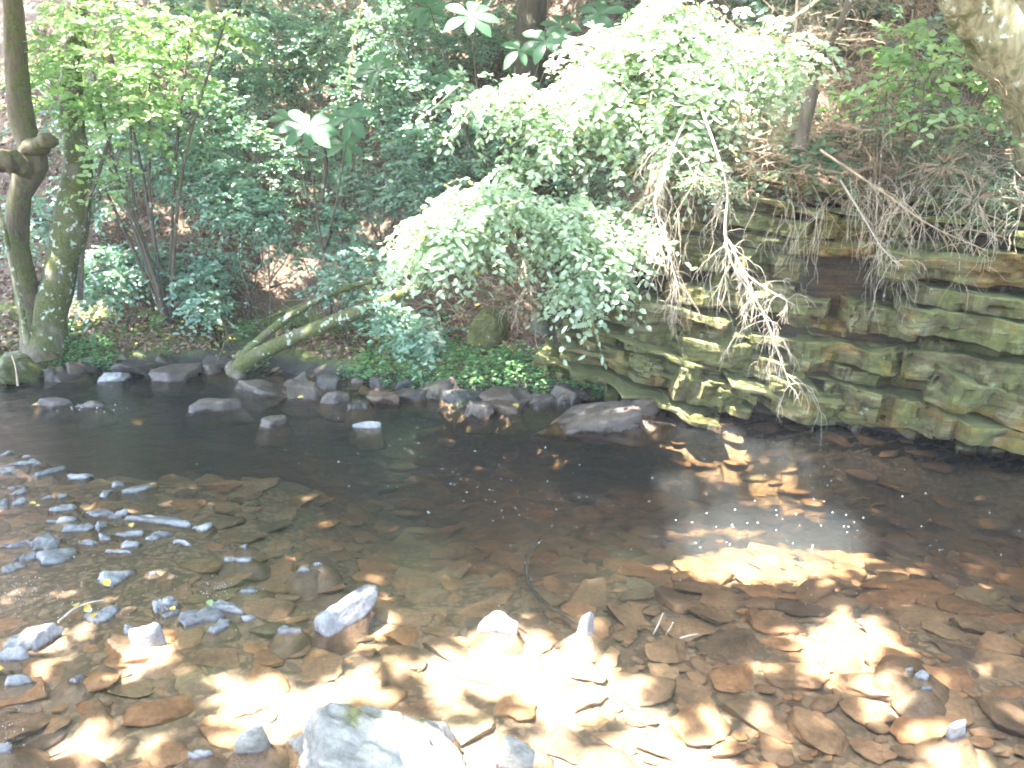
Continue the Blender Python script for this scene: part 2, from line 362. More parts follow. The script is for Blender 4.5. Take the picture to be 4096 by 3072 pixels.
# ------------------------------------------------------------------ rocks
def rock(mb, seed, c, half, yaw=0, tilt=(0, 0), n=14, rough=.06, planes=11, tint=.5, sharp=14, foot=0):
    V, Q = rockverts(seed, n, planes, rough, 1.0, sharp); V = V * half
    Mx = np.array((Matrix.Rotation(yaw, 3, 'Z') @ Matrix.Rotation(tilt[0], 3, 'X') @ Matrix.Rotation(tilt[1], 3, 'Y')))
    P = V @ Mx.T
    if foot:                                   # the part under water widens down to the bed
        k = np.clip(-(P[:, 2] + c[2]), 0, .12); P[:, :2] += nrm(P[:, :2]) * (k * (1.6 if half[0] < .09 else .8))[:, None]
        P[:, 2] -= k * foot
    mb.add(P + c, Q, tint)
def rock_px(px, py, wpx, hpx, name, label, mat, cat='rock', group=None, seed=None, yaw=None, zh=None, tilt=(0, 0), n=16, zc=0., rough=.06, planes=11, sharp=14):
    seed = seed or int(px * 31 + py * 7); g = np.random.default_rng(seed)
    base = W(px, py + hpx * .35, zc); k = ppm(base); a = math.atan2(CAM[2] - zc, base[1])
    wm = wpx / k; hm = hpx / k; zh = zh if zh is not None else min(.55 * hm, .30 * wm)
    dy = max((hm - zh * math.cos(a)) / math.sin(a), .45 * wm * .8); dy = min(dy, wm * 1.6)
    c = W(px, py, zc + zh * .35); sub = min(.07, .25 * wm + .02); c[2] = zc + zh * .5 - sub - zh * .05
    mb = MB(); rock(mb, seed, c, np.array([wm * .5, dy * .5, zh * .5 + sub]), yaw if yaw is not None else g.uniform(-.3, .3), (tilt[0] + g.normal() * .07, tilt[1] + g.normal() * .10), n, rough, planes, sharp=sharp, foot=.4 if zc == 0 else 0)
    o = mb.build(name, mat); return tag(o, label, cat, group)

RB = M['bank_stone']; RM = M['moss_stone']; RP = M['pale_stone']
# far bank line of rocks
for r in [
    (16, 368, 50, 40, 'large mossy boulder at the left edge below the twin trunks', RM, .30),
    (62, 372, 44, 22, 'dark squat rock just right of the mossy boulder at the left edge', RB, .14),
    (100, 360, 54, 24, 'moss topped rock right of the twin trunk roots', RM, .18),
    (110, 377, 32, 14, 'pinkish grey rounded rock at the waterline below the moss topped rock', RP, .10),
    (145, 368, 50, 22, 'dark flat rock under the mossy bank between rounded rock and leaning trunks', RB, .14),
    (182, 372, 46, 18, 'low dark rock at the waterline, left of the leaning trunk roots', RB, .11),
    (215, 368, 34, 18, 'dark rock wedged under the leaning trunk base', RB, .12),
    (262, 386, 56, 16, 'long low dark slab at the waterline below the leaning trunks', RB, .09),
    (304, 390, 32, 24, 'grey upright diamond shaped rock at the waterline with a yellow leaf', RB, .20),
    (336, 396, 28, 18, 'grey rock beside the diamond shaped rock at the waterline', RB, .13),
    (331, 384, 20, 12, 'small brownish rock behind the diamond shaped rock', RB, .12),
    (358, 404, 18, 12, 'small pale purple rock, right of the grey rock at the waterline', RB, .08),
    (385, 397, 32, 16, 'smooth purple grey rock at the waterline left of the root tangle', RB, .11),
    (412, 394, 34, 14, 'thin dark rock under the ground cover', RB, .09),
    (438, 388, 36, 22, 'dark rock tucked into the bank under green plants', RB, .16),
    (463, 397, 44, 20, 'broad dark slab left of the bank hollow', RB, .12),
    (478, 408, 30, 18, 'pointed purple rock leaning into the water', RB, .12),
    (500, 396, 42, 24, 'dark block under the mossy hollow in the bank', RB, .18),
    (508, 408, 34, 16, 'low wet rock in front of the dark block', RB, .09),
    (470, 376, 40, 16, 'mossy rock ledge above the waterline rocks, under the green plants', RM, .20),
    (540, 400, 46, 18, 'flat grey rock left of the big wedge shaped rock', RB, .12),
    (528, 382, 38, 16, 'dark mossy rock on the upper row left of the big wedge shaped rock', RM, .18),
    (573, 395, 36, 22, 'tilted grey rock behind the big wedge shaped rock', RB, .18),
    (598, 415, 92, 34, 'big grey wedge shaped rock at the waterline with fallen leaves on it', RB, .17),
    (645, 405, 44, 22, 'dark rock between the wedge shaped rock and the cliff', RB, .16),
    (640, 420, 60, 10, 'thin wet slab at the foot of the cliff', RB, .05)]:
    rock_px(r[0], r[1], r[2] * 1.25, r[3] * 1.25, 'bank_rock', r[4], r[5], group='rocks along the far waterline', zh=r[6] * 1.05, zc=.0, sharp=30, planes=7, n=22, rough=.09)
g = np.random.default_rng(40)
for k in range(42):
    px = g.uniform(5, 690); py = float(np.interp(px, [0, 120, 250, 300, 380, 470, 560, 690], [371, 368, 366, 380, 388, 394, 398, 402])) + g.uniform(-9, 5); wd = g.uniform(12, 34)
    rock_px(px, py, wd, wd * g.uniform(.35, .7), 'bank_rock', 'small dark angular rock among the larger ones along the far waterline', RB, group='small rocks along the far waterline', zh=wd * .0042, zc=.0, sharp=20, planes=7 + k % 4, n=10, tilt=(g.normal() * .3, g.normal() * .3), seed=5000 + k)
rock_px(484, 327, 48, 44, 'triangular_rock', 'triangular mossy grey rock on the bank above the green plants', RM, zh=.42, zc=.42, planes=7, seed=77)
rock_px(445, 314, 26, 14, 'bank_rock', 'small grey mossy rock uphill left of the triangular rock', RM, zh=.14, zc=.62)
rock_px(540, 317, 22, 16, 'bank_rock', 'round bright green mossy rock uphill right of the triangular rock', RM, zh=.2, zc=.62)
rock_px(170, 277, 16, 18, 'hillside_rock', 'small pale upright rock on the hillside left of the leaning trunks', RP, zh=.22, zc=.75)
rock_px(565, 322, 40, 14, 'bank_rock', 'low mossy stone right of the round green mossy rock', RM, zh=.14, zc=.5)
rock_px(612, 345, 46, 26, 'bank_rock', 'dark flat stone between the brown slope and the cliff', RB, zh=.25, zc=.35)
# slabs standing in the middle of the stream
for r in [
    (216, 405, 58, 17, 'flat topped grey slab standing alone in the far water', .10),
    (57, 401, 38, 11, 'dark rounded rock left of a pinkish rock near the far bank', .09),
    (92, 404, 34, 9, 'pinkish low rock right of a dark rounded rock near the far bank', .06),
    (270, 422, 34, 17, 'pointed grey stone leaning in the water right of the flat topped slab', .09),
    (368, 425, 36, 9, 'pale flat topped stone in the far water below the bank rocks', .07)]:
    rock_px(*r[:4], 'stream_rock', r[4], RP if 'pale' in r[4] else RB, group='single rocks in the far water', zh=r[5])
# pale stones of the gravel bar on the left
zA = [(215, 160, 90, 50), (20, 150, 80, 60), (300, 220, 120, 70), (160, 230, 180, 50), (60, 285, 200, 60), (410, 285, 140, 90), (660, 320, 200, 60), (110, 410, 220, 60), (120, 475, 130, 70), (25, 575, 100, 120), (150, 555, 120, 90), (390, 515, 110, 40), (530, 500, 80, 50), (570, 600, 200, 120), (490, 705, 90, 50), (600, 705, 120, 60), (710, 760, 190, 150), (860, 765, 90, 90), (870, 650, 200, 80), (1020, 665, 180, 110), (1370, 700, 420, 130), (1020, 400, 160, 80), (1170, 435, 220, 80), (910, 490, 60, 80), (1730, 765, 120, 80), (1360, 850, 150, 70), (1080, 835, 180, 70), (925, 865, 110, 60), (1100, 920, 120, 90), (1010, 990, 180, 40), (190, 900, 230, 110), (430, 890, 240, 120), (540, 1000, 340, 170), (230, 1030, 120, 80), (90, 1120, 160, 90), (1070, 1185, 250, 140), (1560, 900, 150, 60), (2100, 935, 50, 60), (2100, 1040, 90, 60), (1980, 1060, 80, 50), (1300, 1160, 100, 50), (2150, 1300, 130, 70), (780, 905, 120, 50)]
zB = [(655, 255, 130, 100), (1035, 190, 140, 90), (1110, 240, 70, 60), (1275, 250, 190, 160), (1465, 190, 190, 110), (1440, 310, 100, 100), (1610, 275, 90, 40), (870, 340, 90, 60), (490, 660, 90, 70), (25, 1110, 80, 70), (1280, 1160, 100, 60), (1870, 345, 140, 80)]
zC = [(180, 120, 120, 60), (290, 85, 60, 40)]
zD = [(1600, 912, 30, 30), (1660, 942, 70, 55), (1670, 1018, 40, 26)]
bar = [(x * .1157, 437 + y * .1157, a * .1157, b * .1157) for x, y, a, b in zA] + [(x * .1543, 575 + y * .1543, a * .1543, b * .1543) for x, y, a, b in zB] \
    + [(275 + x * .1543, 550 + y * .1543, a * .1543, b * .1543) for x, y, a, b in zC] + [(616 + x * .1843, 500 + y * .1843, a * .1843, b * .1843) for x, y, a, b in zD]
special = {13: 'squat grey stone in the middle of the upper left stone cluster', 16: 'pointed grey stone at the lower tip of the left stone cluster',
           19: 'pale rounded stone with a dark underside right of the left stone cluster', 20: 'long ragged pale slab with a yellow leaf at its left end',
           32: 'broad grey hump shaped rock in front of the left stone cluster', 31: 'tilted dark sided slab leaning on the broad grey hump shaped rock',
           35: 'pale stone with a bright orange leaf on its left end', 30: 'long pale stone left of the tilted dark sided slab',
           5: 'pale egg shaped stone near the top of the left stone cluster', 6: 'pale two lobed stone right of the egg shaped stone',
           22: 'ragged pale slab, the right one of the pair above the cluster', 21: 'ragged pale slab, the left one of the pair above the cluster',
           43: 'pale stone with yellow leaves and a twig against it, lower left', 46: 'grey peaked stone beside a green leaf, left of a dark peaked stone',
           47: 'dark grey peaked stone with a green leaf at its left side', 48: 'round grey stone with its reflection below the two peaked stones',
           54: 'white streaked stone at the left tip of the long driftwood shaped rock'}
for i, (x, y, a, b) in enumerate(bar):
    big = a * b
    lab = special.get(i, 'small pale stone breaking the water surface in the shallows on the left' if i < len(zA) + len(zB) + len(zC) else 'tiny white stone tip on the large brown sunken stone at right')
    rock_px(x, y, a * 1.8, b * 1.55, 'stream_stone', lab, RP, 'stone', 'pale stones breaking the surface', zh=.016 + .0013 * b, n=12 if big < 250 else 16, rough=.13, planes=7 + i % 4)
# sunlit stones of the foreground
def long_px(p0, p1, width, zh, name, label, mat, seed, cat='rock', **kw):
    a, b = W(*p0, zh * .3), W(*p1, zh * .3); d = b - a; c = (a + b) / 2; c[2] = zh * .5 - .05; mb = MB()
    rock(mb, seed, c, np.array([np.linalg.norm(d) / 2 * 1.05, width / 2, zh / 2 + .05]), math.atan2(d[1], d[0]), (0, 0), 20, foot=1, **kw); return tag(mb.build(name, mat), label, cat)
long_px((2, 652), (68, 627), .13, .09, 'stream_stone', 'long bright white sunlit slab at the left edge', RP, 37, 'stone', rough=.12, planes=8)
rock_px(10, 655, 34, 14, 'stream_stone', 'wet grey stone below the long white slab at the left edge', RP, 'stone', zh=.06)
rock_px(145, 640, 36, 22, 'stream_stone', 'bright white jagged stone perched on a brown rock', RP, 'stone', yaw=.5, zh=.13)
rock_px(17, 679, 32, 9, 'stream_stone', 'flat bright white stone at the lower left edge', RP, 'stone', zh=.05)
long_px((303, 641), (375, 593), .15, .11, 'long_rock', 'long narrow grey white rock slanting up to the right out of the water', RP, 412, rough=.08, planes=8)
rock_px(499, 622, 48, 19, 'stream_stone', 'glaring white flat stone in the middle of the sunlit shallows', RP, 'stone', zh=.13)
rock_px(587, 624, 22, 22, 'stream_stone', 'small glaring white pointed stone right of the flat white stone', RP, 'stone', zh=.12)
rock_px(252, 738, 38, 34, 'triangular_stone', 'grey three cornered stone left of the large foreground boulder', M['boulder'], 'stone', seed=31, planes=5, zh=.12, sharp=22)
rock_px(954, 731, 24, 22, 'stream_stone', 'small pale three cornered stone at the lower right', RP, 'stone', planes=5, zh=.08)
rock_px(512, 760, 44, 34, 'round_rock', 'dark rounded rock with a white top right of the large boulder', M['boulder'], 'rock', zh=.14)
mb = MB(); c = W(362, 758, .04); rock(mb, 2031, c + [0, .02, -.04], np.array([.40, .27, .23]), -.25, (.18, .14), 48, .15, 9, sharp=24, foot=1)
tag(mb.build('boulder', M['boulder']), 'large pale lichen spotted boulder cut off by the bottom edge of the picture', 'boulder')

# sunken stones: darts of falling size
def darts(n, rmax, rmin, region, tries=70000, power=1.6):
    out = np.zeros((0, 3)); cell = {}
    radii = rmin + (rmax - rmin) * (1 - np.linspace(0, 1, tries)) ** power * 1.0
    P = rng.random((tries, 2)); cs = rmax * 2; res = []
    for k in range(tries):
        x = region[0] + P[k, 0] * (region[1] - region[0]); y = region[2] + P[k, 1] * (region[3] - region[2]); r = radii[k]
        if y > yb(x) - .05 or abs(x) > .72 * y + .9: continue
        ci, cj = int(x // cs), int(y // cs); ok = True
        for a in (-1, 0, 1):
            for b in (-1, 0, 1):
                for (u, v2, s) in cell.get((ci + a, cj + b), ()):
                    if (u - x) ** 2 + ((v2 - y) * 1.35) ** 2 < ((s + r) * .80) ** 2: ok = False; break
                if not ok: break
            if not ok: break
        if ok: cell.setdefault((ci, cj), []).append((x, y, r)); res.append((x, y, r))
        if len(res) >= n: break
    return np.array(res)
st = darts(6000, .155, .026, (-6.2, 6.0, 1.7, 8.6), power=3.2)
px_, py_ = proj(np.stack([st[:, 0], st[:, 1], st[:, 0] * 0 - .15], -1))
vis = (px_ > -5) & (px_ < 1030) & (py_ < 775)
score = st[:, 2] * ppm(np.stack([st[:, 0], st[:, 1], st[:, 0] * 0], -1)) * vis
order = np.argsort(-score)
variants = []
for k in range(16):
    V, Q = rockverts(500 + k, 14, 8 + k % 6, .09, 1.0, [18, 9, 6, 12][k % 4]); m_ = MB(); m_.add(V, Q, .0); variants.append(m_.mesh('streambed_stone', M['bed_stone']))
lowV = [rockverts(700 + k, 5, 9, .08, 1.0, 8) for k in range(12)]
peb = MB()
for rank, i in enumerate(order):
    x, y, r = st[i]; g = random.Random(int(i) * 13 + 5)
    half = (r * 1.08, r * .80 * g.uniform(.75, 1.1), r * g.uniform(.14, .26)); yaw = g.gauss(-.25, .5)
    z = -depth(x, y) + half[2] * .25; z = min(z, -.015 - half[2] * .75)
    rot = Matrix.Rotation(yaw, 3, 'Z') @ Matrix.Rotation(g.gauss(0, .10), 3, 'X') @ Matrix.Rotation(g.gauss(0, .12), 3, 'Y')
    if rank < 290:
        o = bpy.data.objects.new('streambed_stone', variants[g.randrange(16)]); col.objects.link(o)
        o.matrix_world = Matrix.Translation((x, y, z)) @ rot.to_4x4() @ Matrix.Diagonal((*half, 1))
        tag(o, 'brown flat stone lying under clear water on the stream bed', 'stone', 'flat stones on the stream bed')
    else:
        V, Q = lowV[g.randrange(12)]; peb.add((V * half) @ np.array(rot).T + [x, y, z], Q, g.random())
o = bpy.data.objects.new('streambed_pebbles', peb.mesh('streambed_pebbles', M['bed_stone'])); col.objects.link(o)
tag(o, 'countless small brown stones covering the stream bed', 'pebbles', kind='stuff')
mb = MB(); c = W(905, 680, -.1); rock(mb, 91, c, np.array([.22, .20, .09]), .3, (0, .05), 16, .06, 9)
tag(mb.build('sunken_rock', M['bed_stone']), 'large reddish brown sunken rock just under the surface at lower right', 'rock')
mb = MB(); c = W(145, 655, -.05); rock(mb, 92, c, np.array([.22, .17, .07]), .3, (0, .05), 16, .06, 9)
tag(mb.build('sunken_rock', M['bed_stone']), 'reddish brown rock in the shallows carrying a jagged white stone', 'rock')

# ------------------------------------------------------------------ the cliff
A = W(612, 402); B = W(1024, 449); T = nrm((B - A) * [1, 1, 0]); N = np.array([T[1], -T[0], 0]); LEN = np.linalg.norm((B - A)[:2])
cliff = empty('rock_cliff', tuple((A + B) / 2), 'layered olive brown rock cliff with jutting ledges rising from the water at right', 'cliff')
def slab(mb, s, z, out, w_, t_, dep, dip, seed, tint=.5, n=12):
    g = np.random.default_rng(seed); V, Q = csphere(n); V = V.copy()
    # rounded, chipped, slightly tapering block
    V = np.sign(V) * np.abs(V) ** .8; rr = (np.sum(np.abs(V) ** 30, 1) ** (1 / 30))[:, None]; V = V / rr
    sh = g.uniform(-.35, .35, 4)
    x, y, zz = V.T; half = np.array([w_ / 2, dep / 2, t_ / 2])
    L = np.stack([x + sh[0] * y * .35, y * (1 + .22 * sh[1] * x), zz * (1 + .35 * sh[2] * x + .25 * sh[3] * y)], 1) * half
    q0 = L + np.array([seed * 1.7, 0, seed * .9])
    edge = fbm(q0 * [1, 0, 1] * [3, 1, 1] + seed, 1.6, 4)
    step = np.round((edge + .5) * 3) / 3 - .5
    L[:, 1] += np.where(y > 0, 1, 0) * (edge * .05 + step * .15)                       # ragged front edge
    L[:, 2] += fbm(q0, 5.0, 3) * .018 * np.sign(zz); L += .012 * np.stack([fbm(q0 + 9, 9, 3)] * 3, 1)
    c, s_ = math.cos(dip), math.sin(dip); X2 = L[:, 0] * c - L[:, 2] * s_; Z2 = L[:, 0] * s_ + L[:, 2] * c
    P = A + T * (s + X2)[:, None] + N * (out - dep / 2 + L[:, 1])[:, None] + np.array([0, 0, 1.0]) * (z + Z2)[:, None]
    mb.add(P, Q, tint)
def cliffsz(px, py):
    d = ray(px, py); t = ((A - CAM) @ N) / (d @ N); P = CAM + d * t; return (P - A) @ T, P[2]
def topz(s): return np.interp(s, [-.3, .1, .6, 1.6, 3.6, 7], [.7, 1.6, 2.15, 2.1, 1.85, 1.7])
def profile(s, z):
    o = .10 * math.sin(s * 1.7 + 1) + .05 * math.sin(s * 4.1)
    o += -.05 * float(sst(.32, .05, z)) + .20 * math.exp(-((z - 1.35) / .28) ** 2 - ((s - 3.4) / .9) ** 2)
    o += .22 * math.exp(-((z - .55) / .3) ** 2 - ((s - 3.5) / .8) ** 2) - .30 * math.exp(-((z - 1.18) / .13) ** 2 - ((s - 1.75) / .5) ** 2)
    o += .12 * math.exp(-((z - .5) / .35) ** 2 - ((s - .9) / .7) ** 2)
    return o - .05 - .16 * float(sst(1.6, 2.2, z))
g = random.Random(11); slabs = []
zb = -.6
while zb < 3.0:
    t_ = g.choice([.035, .05, .05, .07, .09, .12, .16, .22]) * g.uniform(.85, 1.15); s = -.35 + g.uniform(-.4, 0)
    lay = g.gauss(0, .13)
    while s < 5.6:
        w_ = g.uniform(.45, 1.7) * (1.5 if t_ < .1 else 1); sc_ = s + w_ / 2
        dip = -float(np.interp(sc_, [0, 1.4, 2.2, 4, 6], [.24, .20, .10, .09, .05]))
        z = zb - float(np.interp(sc_, [0, 1.4, 2.2, 4, 6], [0, .31, .44, .62, .76])) + .30 + t_ / 2
        if -.22 < z < topz(sc_) and z > -.25:
            slabs.append((w_ * t_, sc_, z, profile(sc_, z) + lay + g.gauss(0, .06), w_ + .02, t_ * g.uniform(.62, .95), g.uniform(.6, .8), dip + g.gauss(0, .02)))
        s += w_ + g.choice([0, .01, .02])
    zb += t_ * .98
# hand placed ledges traced from the photograph: px, py, width, height, extra jut
for (px, py, a, b, jut, dip) in [(965, 268, 150, 26, .24, -.05), (985, 300, 130, 16, .20, -.10), (968, 322, 128, 24, .30, -.13), (880, 320, 60, 26, .14, -.05), (745, 300, 150, 18, .12, -.06), (690, 345, 120, 22, .12, -.07), (855, 355, 110, 20, .10, -.03), (960, 365, 100, 26, .20, -.02), (990, 395, 120, 30, .26, -.28), (1000, 425, 130, 20, .30, -.12),
        (800, 402, 130, 26, .10, -.24), (870, 405, 90, 30, .06, -.10), (925, 412, 60, 30, .16, -.05), (720, 262, 60, 16, .06, -.04), (860, 228, 80, 16, .02, -.03), (840, 250, 100, 14, .04, -.03), (700, 385, 90, 26, .10, -.32), (660, 310, 60, 16, .10, -.05), (670, 365, 70, 18, .12, -.1), (760, 365, 90, 22, .06, -.1)]:
    s_, z_ = cliffsz(px, py); k = ppm(A + T * s_)
    slabs.append((a * b / k / k + .05, s_, z_, profile(s_, z_) * .3 + jut * 1.35 + .02, a / k, b / k, .75, dip))
slabs.sort(key=lambda q: -q[0]); rest = MB()
for i, (ar, s, z, o_, w_, t_, dep, dip) in enumerate(slabs):
    if i < 96:
        m_ = MB(); slab(m_, s, z, o_, w_, t_, dep, dip, 31 + i, n=22); m_.build('rock_ledge', M['cliff'], cliff, smooth=False)
    else: slab(rest, s, z, o_, w_, t_, dep, dip, 31 + i, n=12)
rest.build('thin_ledges', M['cliff'], cliff)
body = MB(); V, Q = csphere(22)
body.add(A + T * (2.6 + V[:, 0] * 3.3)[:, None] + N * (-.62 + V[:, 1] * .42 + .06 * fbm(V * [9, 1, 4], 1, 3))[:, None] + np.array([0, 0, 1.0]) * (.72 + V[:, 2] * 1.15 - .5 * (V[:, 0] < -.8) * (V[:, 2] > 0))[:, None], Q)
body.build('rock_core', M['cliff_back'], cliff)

# ------------------------------------------------------------------ plants
def twigs_from(centre, n, L, g, droop=.5, spread=(1, 1, .5)):
    d = nrm(g.normal(size=(n, 3)) * spread + [0, -.25, -.05]); return d
def bush(name, label, cat, base, blobs, leafmat_, barkmat, leafL=.075, leafW=.036, dens=1.0, seed=1, stem_r=.018, group=None, droop=.35, upright=.8, flat=.28, gap=-.42, leaf_cover='foliage', stems='stem'):
    """blobs: (px, py, depth, halfwidth_m, halfheight_m, n_sprays)"""
    g = np.random.default_rng(seed); base = np.array(base, float); root = empty(name, tuple(base), label, cat, group)
    lf = MB(); sm = MB()
    for (px, py, dy, rx, rz, ns) in blobs:
        C = D(px, py, dy) if px is not None else np.array([rx, dy, py]); ns = int(ns * dens)
        mid = (base + C) / 2 + [g.normal() * .12, g.normal() * .1, abs(g.normal()) * .15]
        tube(sm, spline([base, mid, C], 5), stem_r, stem_r * .4, 6, tint=.5)
        u = nrm(g.normal(size=(ns, 3))) * (g.random(ns) ** .42)[:, None]; S = C + u * [rx, max(rx * .75, .25), rz]
        # sprays arranged in layers
        S[:, 2] = C[2] + (S[:, 2] - C[2]) * .6 + np.round((S[:, 2] - C[2]) / (rz * .42)) * rz * .42 * .4
        keepn = fbm(S, (2.2 if gap < -.2 else 1.5) / max(rx, .3), 2) > gap; S = S[keepn]; ns = len(S)
        dirs = nrm(nrm(S - C + [0, 0, 0]) * .8 + g.normal(size=(ns, 3)) * [.7, .7, flat] + [0, -.15, .1])
        for k in range(ns):
            Ls = g.uniform(.16, .36) * (leafL / .075) ** .5; nl = g.integers(7, 13)
            t = np.linspace(0, 1, nl)[:, None]; d = dirs[k]
            pts = S[k] + d * Ls * t + np.array([0, 0, -1]) * droop * Ls * t * t
            if k % 3 == 0: tube(sm, np.vstack([C + (S[k] - C) * .25, S[k], pts[-1]]), .005, .0018, 4, tint=.3, cap=False)
            side = nrm(np.cross(d, [0, 0, 1])); sg = np.where(np.arange(nl) % 2 == 0, 1, -1)[:, None]
            ax = d * .55 + side * sg * .9 + g.normal(size=(nl, 3)) * .28 + [0, 0, -droop * .5]
            nm = np.array([0, -.75, .9]) * upright + g.normal(size=(nl, 3)) * .42
            shade_t = np.clip(.5 + .28 * g.normal() + .16 * g.normal(size=nl), 0, .92); shade_t = np.where(g.random(nl) < .015, 1.0, shade_t)
            leaves(lf, pts, ax, nm, leafL * g.uniform(.55, 1.3, nl), leafW * g.uniform(.6, 1.25, nl), shade_t)
    if lf.n: lf.build(leaf_cover, leafmat_, root)
    if sm.n: sm.build(stems, barkmat, root)
    return root
def gbase(px, py, y):
    """foot of a plant on the hillside below a point of the picture"""
    p = D(px, py, y); return (p[0], y, float(ground(p[0], y)) - .05)

LT = M['leaf_teal']; LG = M['leaf_glossy']; LY = M['leaf_yellow']
shrubs = [
 ('dense teal green shrub in the middle of the hillside, left of the big leaved magnolia', (235, 150, 10.2), [(200, 125, 10.2, .65, .45, 95), (255, 165, 10.0, .6, .45, 90), (160, 165, 10.3, .5, .4, 60)]),
 ('teal green shrub spreading above the reddish gap in the hillside', (260, 215, 9.6), [(240, 205, 9.6, .42, .28, 70), (205, 185, 9.8, .4, .25, 45), (265, 215, 9.4, .3, .22, 35)]),
 ('pale glinting shrub right below the yellow green branch', (115, 150, 10.5), [(120, 140, 10.6, .6, .45, 80), (100, 190, 10.2, .4, .3, 45)]),
 ('shrub with layered sprays high on the slope above the big leaved magnolia', (300, 85, 12), [(290, 75, 12, .9, .32, 110), (370, 75, 12, .7, .3, 80), (250, 95, 12, .6, .3, 60)]),
 ('leafy shrub around the tall dead stalks between magnolia and white glaring branch', (430, 150, 10), [(430, 110, 10.2, .5, .5, 90), (405, 160, 9.8, .38, .3, 50), (450, 150, 9.8, .35, .28, 45)]),
 ('dark green shrub on the top left corner of the hillside', (60, 60, 12.5), [(60, 110, 12, .8, .6, 90), (30, 220, 10.5, .4, .35, 50)]),
 ('shrub with glinting leaves at the top between two trunks', (300, 20, 13.5), [(300, 18, 13.5, 1.0, .45, 110), (390, 20, 13.3, .9, .4, 90)]),
 ('shrub hanging at the top centre left of the white flowerlike whorl', (400, 30, 11), [(395, 38, 11, .55, .4, 70)]),
 ('low shrub on the left bank beside the twin trunks', (120, 270, 9.9), [(110, 270, 9.9, .5, .25, 70), (150, 262, 10, .42, .22, 50), (100, 290, 9.5, .3, .16, 30)]),
 ('low loose shrub in the middle of the left bank', (200, 290, 9.6), [(195, 280, 9.7, .45, .2, 40), (215, 262, 9.9, .35, .18, 30), (205, 305, 9.3, .25, .12, 20)]),
 ('thin shrub beside the reddish leaf litter patch', (340, 230, 9.8), [(345, 195, 9.9, .35, .28, 45), (340, 235, 9.6, .3, .25, 35), (300, 245, 9.8, .28, .18, 22)]),
 ('small shrub with pale leaves growing behind the leaning trunks', (345, 290, 8.9), [(342, 285, 8.9, .22, .12, 20), (360, 262, 9.1, .25, .15, 18)]),
 ('small bright leaved shrub in front of the leaning trunks', (405, 335, 8.3), [(400, 325, 8.3, .26, .14, 26), (420, 335, 8.2, .22, .14, 22), (390, 305, 8.4, .22, .10, 12)]),
 ('dark green shrub behind the white glaring branch', (500, 170, 9.4), [(480, 185, 9.4, .6, .35, 60), (600, 160, 9, .7, .4, 70), (540, 120, 9.6, .7, .4, 60)]),
 ('shrub at the top edge right of centre behind glaring leaves', (640, 20, 11), [(640, 20, 11, .9, .4, 80), (720, 60, 9.5, .5, .35, 40)]),
 ('faint green shrub low on the slope over the cliff', (790, 60, 8.8), [(770, 70, 8.8, .4, .3, 28), (800, 40, 9.2, .5, .35, 34)]),
 ('small green shrub at the right edge above the cliff', (1005, 120, 7.4), [(1000, 122, 7.4, .22, .14, 24), (960, 60, 8.2, .6, .4, 40)]),
 ('dark understory shrub on the upper slope left of the tan sapling', (150, 60, 13), [(150, 50, 13, .9, .6, 80), (215, 110, 12, .4, .3, 30)]),
 ('bushy teal shrub filling the slope right of the tan sapling', (250, 60, 11), [(235, 60, 11.4, .6, .4, 80), (275, 40, 11.6, .6, .35, 70), (320, 50, 11.4, .5, .35, 50)]),
 ('layered teal shrub behind the big pale magnolia whorl', (380, 150, 10.8), [(360, 95, 10.9, .6, .35, 80), (400, 125, 10.6, .5, .3, 60), (335, 160, 10.3, .4, .25, 36)]),
 ('dark shrub in the gap between the glaring upper and lower boughs', (470, 150, 9.9), [(440, 195, 9.6, .4, .25, 40), (500, 130, 9.8, .5, .3, 50), (400, 195, 9.8, .35, .2, 26)]),
 ('wispy green shrub between the snapped pole and the glaring boughs', (770, 90, 8.4), [(760, 105, 8.2, .35, .25, 22), (735, 135, 7.8, .35, .25, 26), (790, 30, 9, .5, .35, 30)]),
 ('hazy green shrub high on the slope at upper right', (870, 30, 10), [(860, 20, 9.8, .7, .35, 50), (910, 60, 9, .5, .3, 30)]),
 ('leafy shrub high at the top edge left of the dark slanting sapling', (820, 10, 9.5), [(830, 5, 9.3, .5, .3, 50), (780, 0, 9.4, .5, .3, 50)]),
 ('shrub with pale hazy leaves in the top left between tan sapling and yellow green leaves', (190, 20, 13), [(180, 15, 12.8, .7, .3, 60), (240, 10, 12.8, .7, .3, 60), (150, 40, 12.6, .5, .3, 36)]),
 ('shrub with pale hazy leaves at the top edge left of the broad dark trunk', (440, 15, 12.5), [(420, 10, 12.4, .7, .3, 60), (480, 30, 12.2, .6, .3, 50), (350, 45, 12.4, .6, .3, 50)]),
 ('loose shrub mixed with dry twigs on the cliff top near its middle', (860, 150, 6.9), [(850, 145, 6.8, .35, .18, 22), (890, 125, 7.0, .3, .2, 18), (810, 160, 6.8, .25, .15, 14)]),
 ('loose shrub mixed with dry twigs on the slope at the right edge', (980, 150, 6.8), [(985, 160, 6.6, .3, .2, 22), (940, 125, 7.0, .35, .2, 18)]),
 ('hazy green shrub high on the slope at centre', (530, 60, 13), [(500, 50, 13, .9, .7, 80), (430, 60, 12.8, .6, .5, 50)]),
]
for i, (lab, fp, blobs) in enumerate(shrubs):
    bush('shrub', lab, 'shrub', gbase(fp[0], fp[1], fp[2]), blobs, M['needle'] if 'dry twigs' in lab else LT, M['bark_dark'], .074, .040, 3.0, 100 + i, .012, 'shrubs on the hillside', gap=-.25)
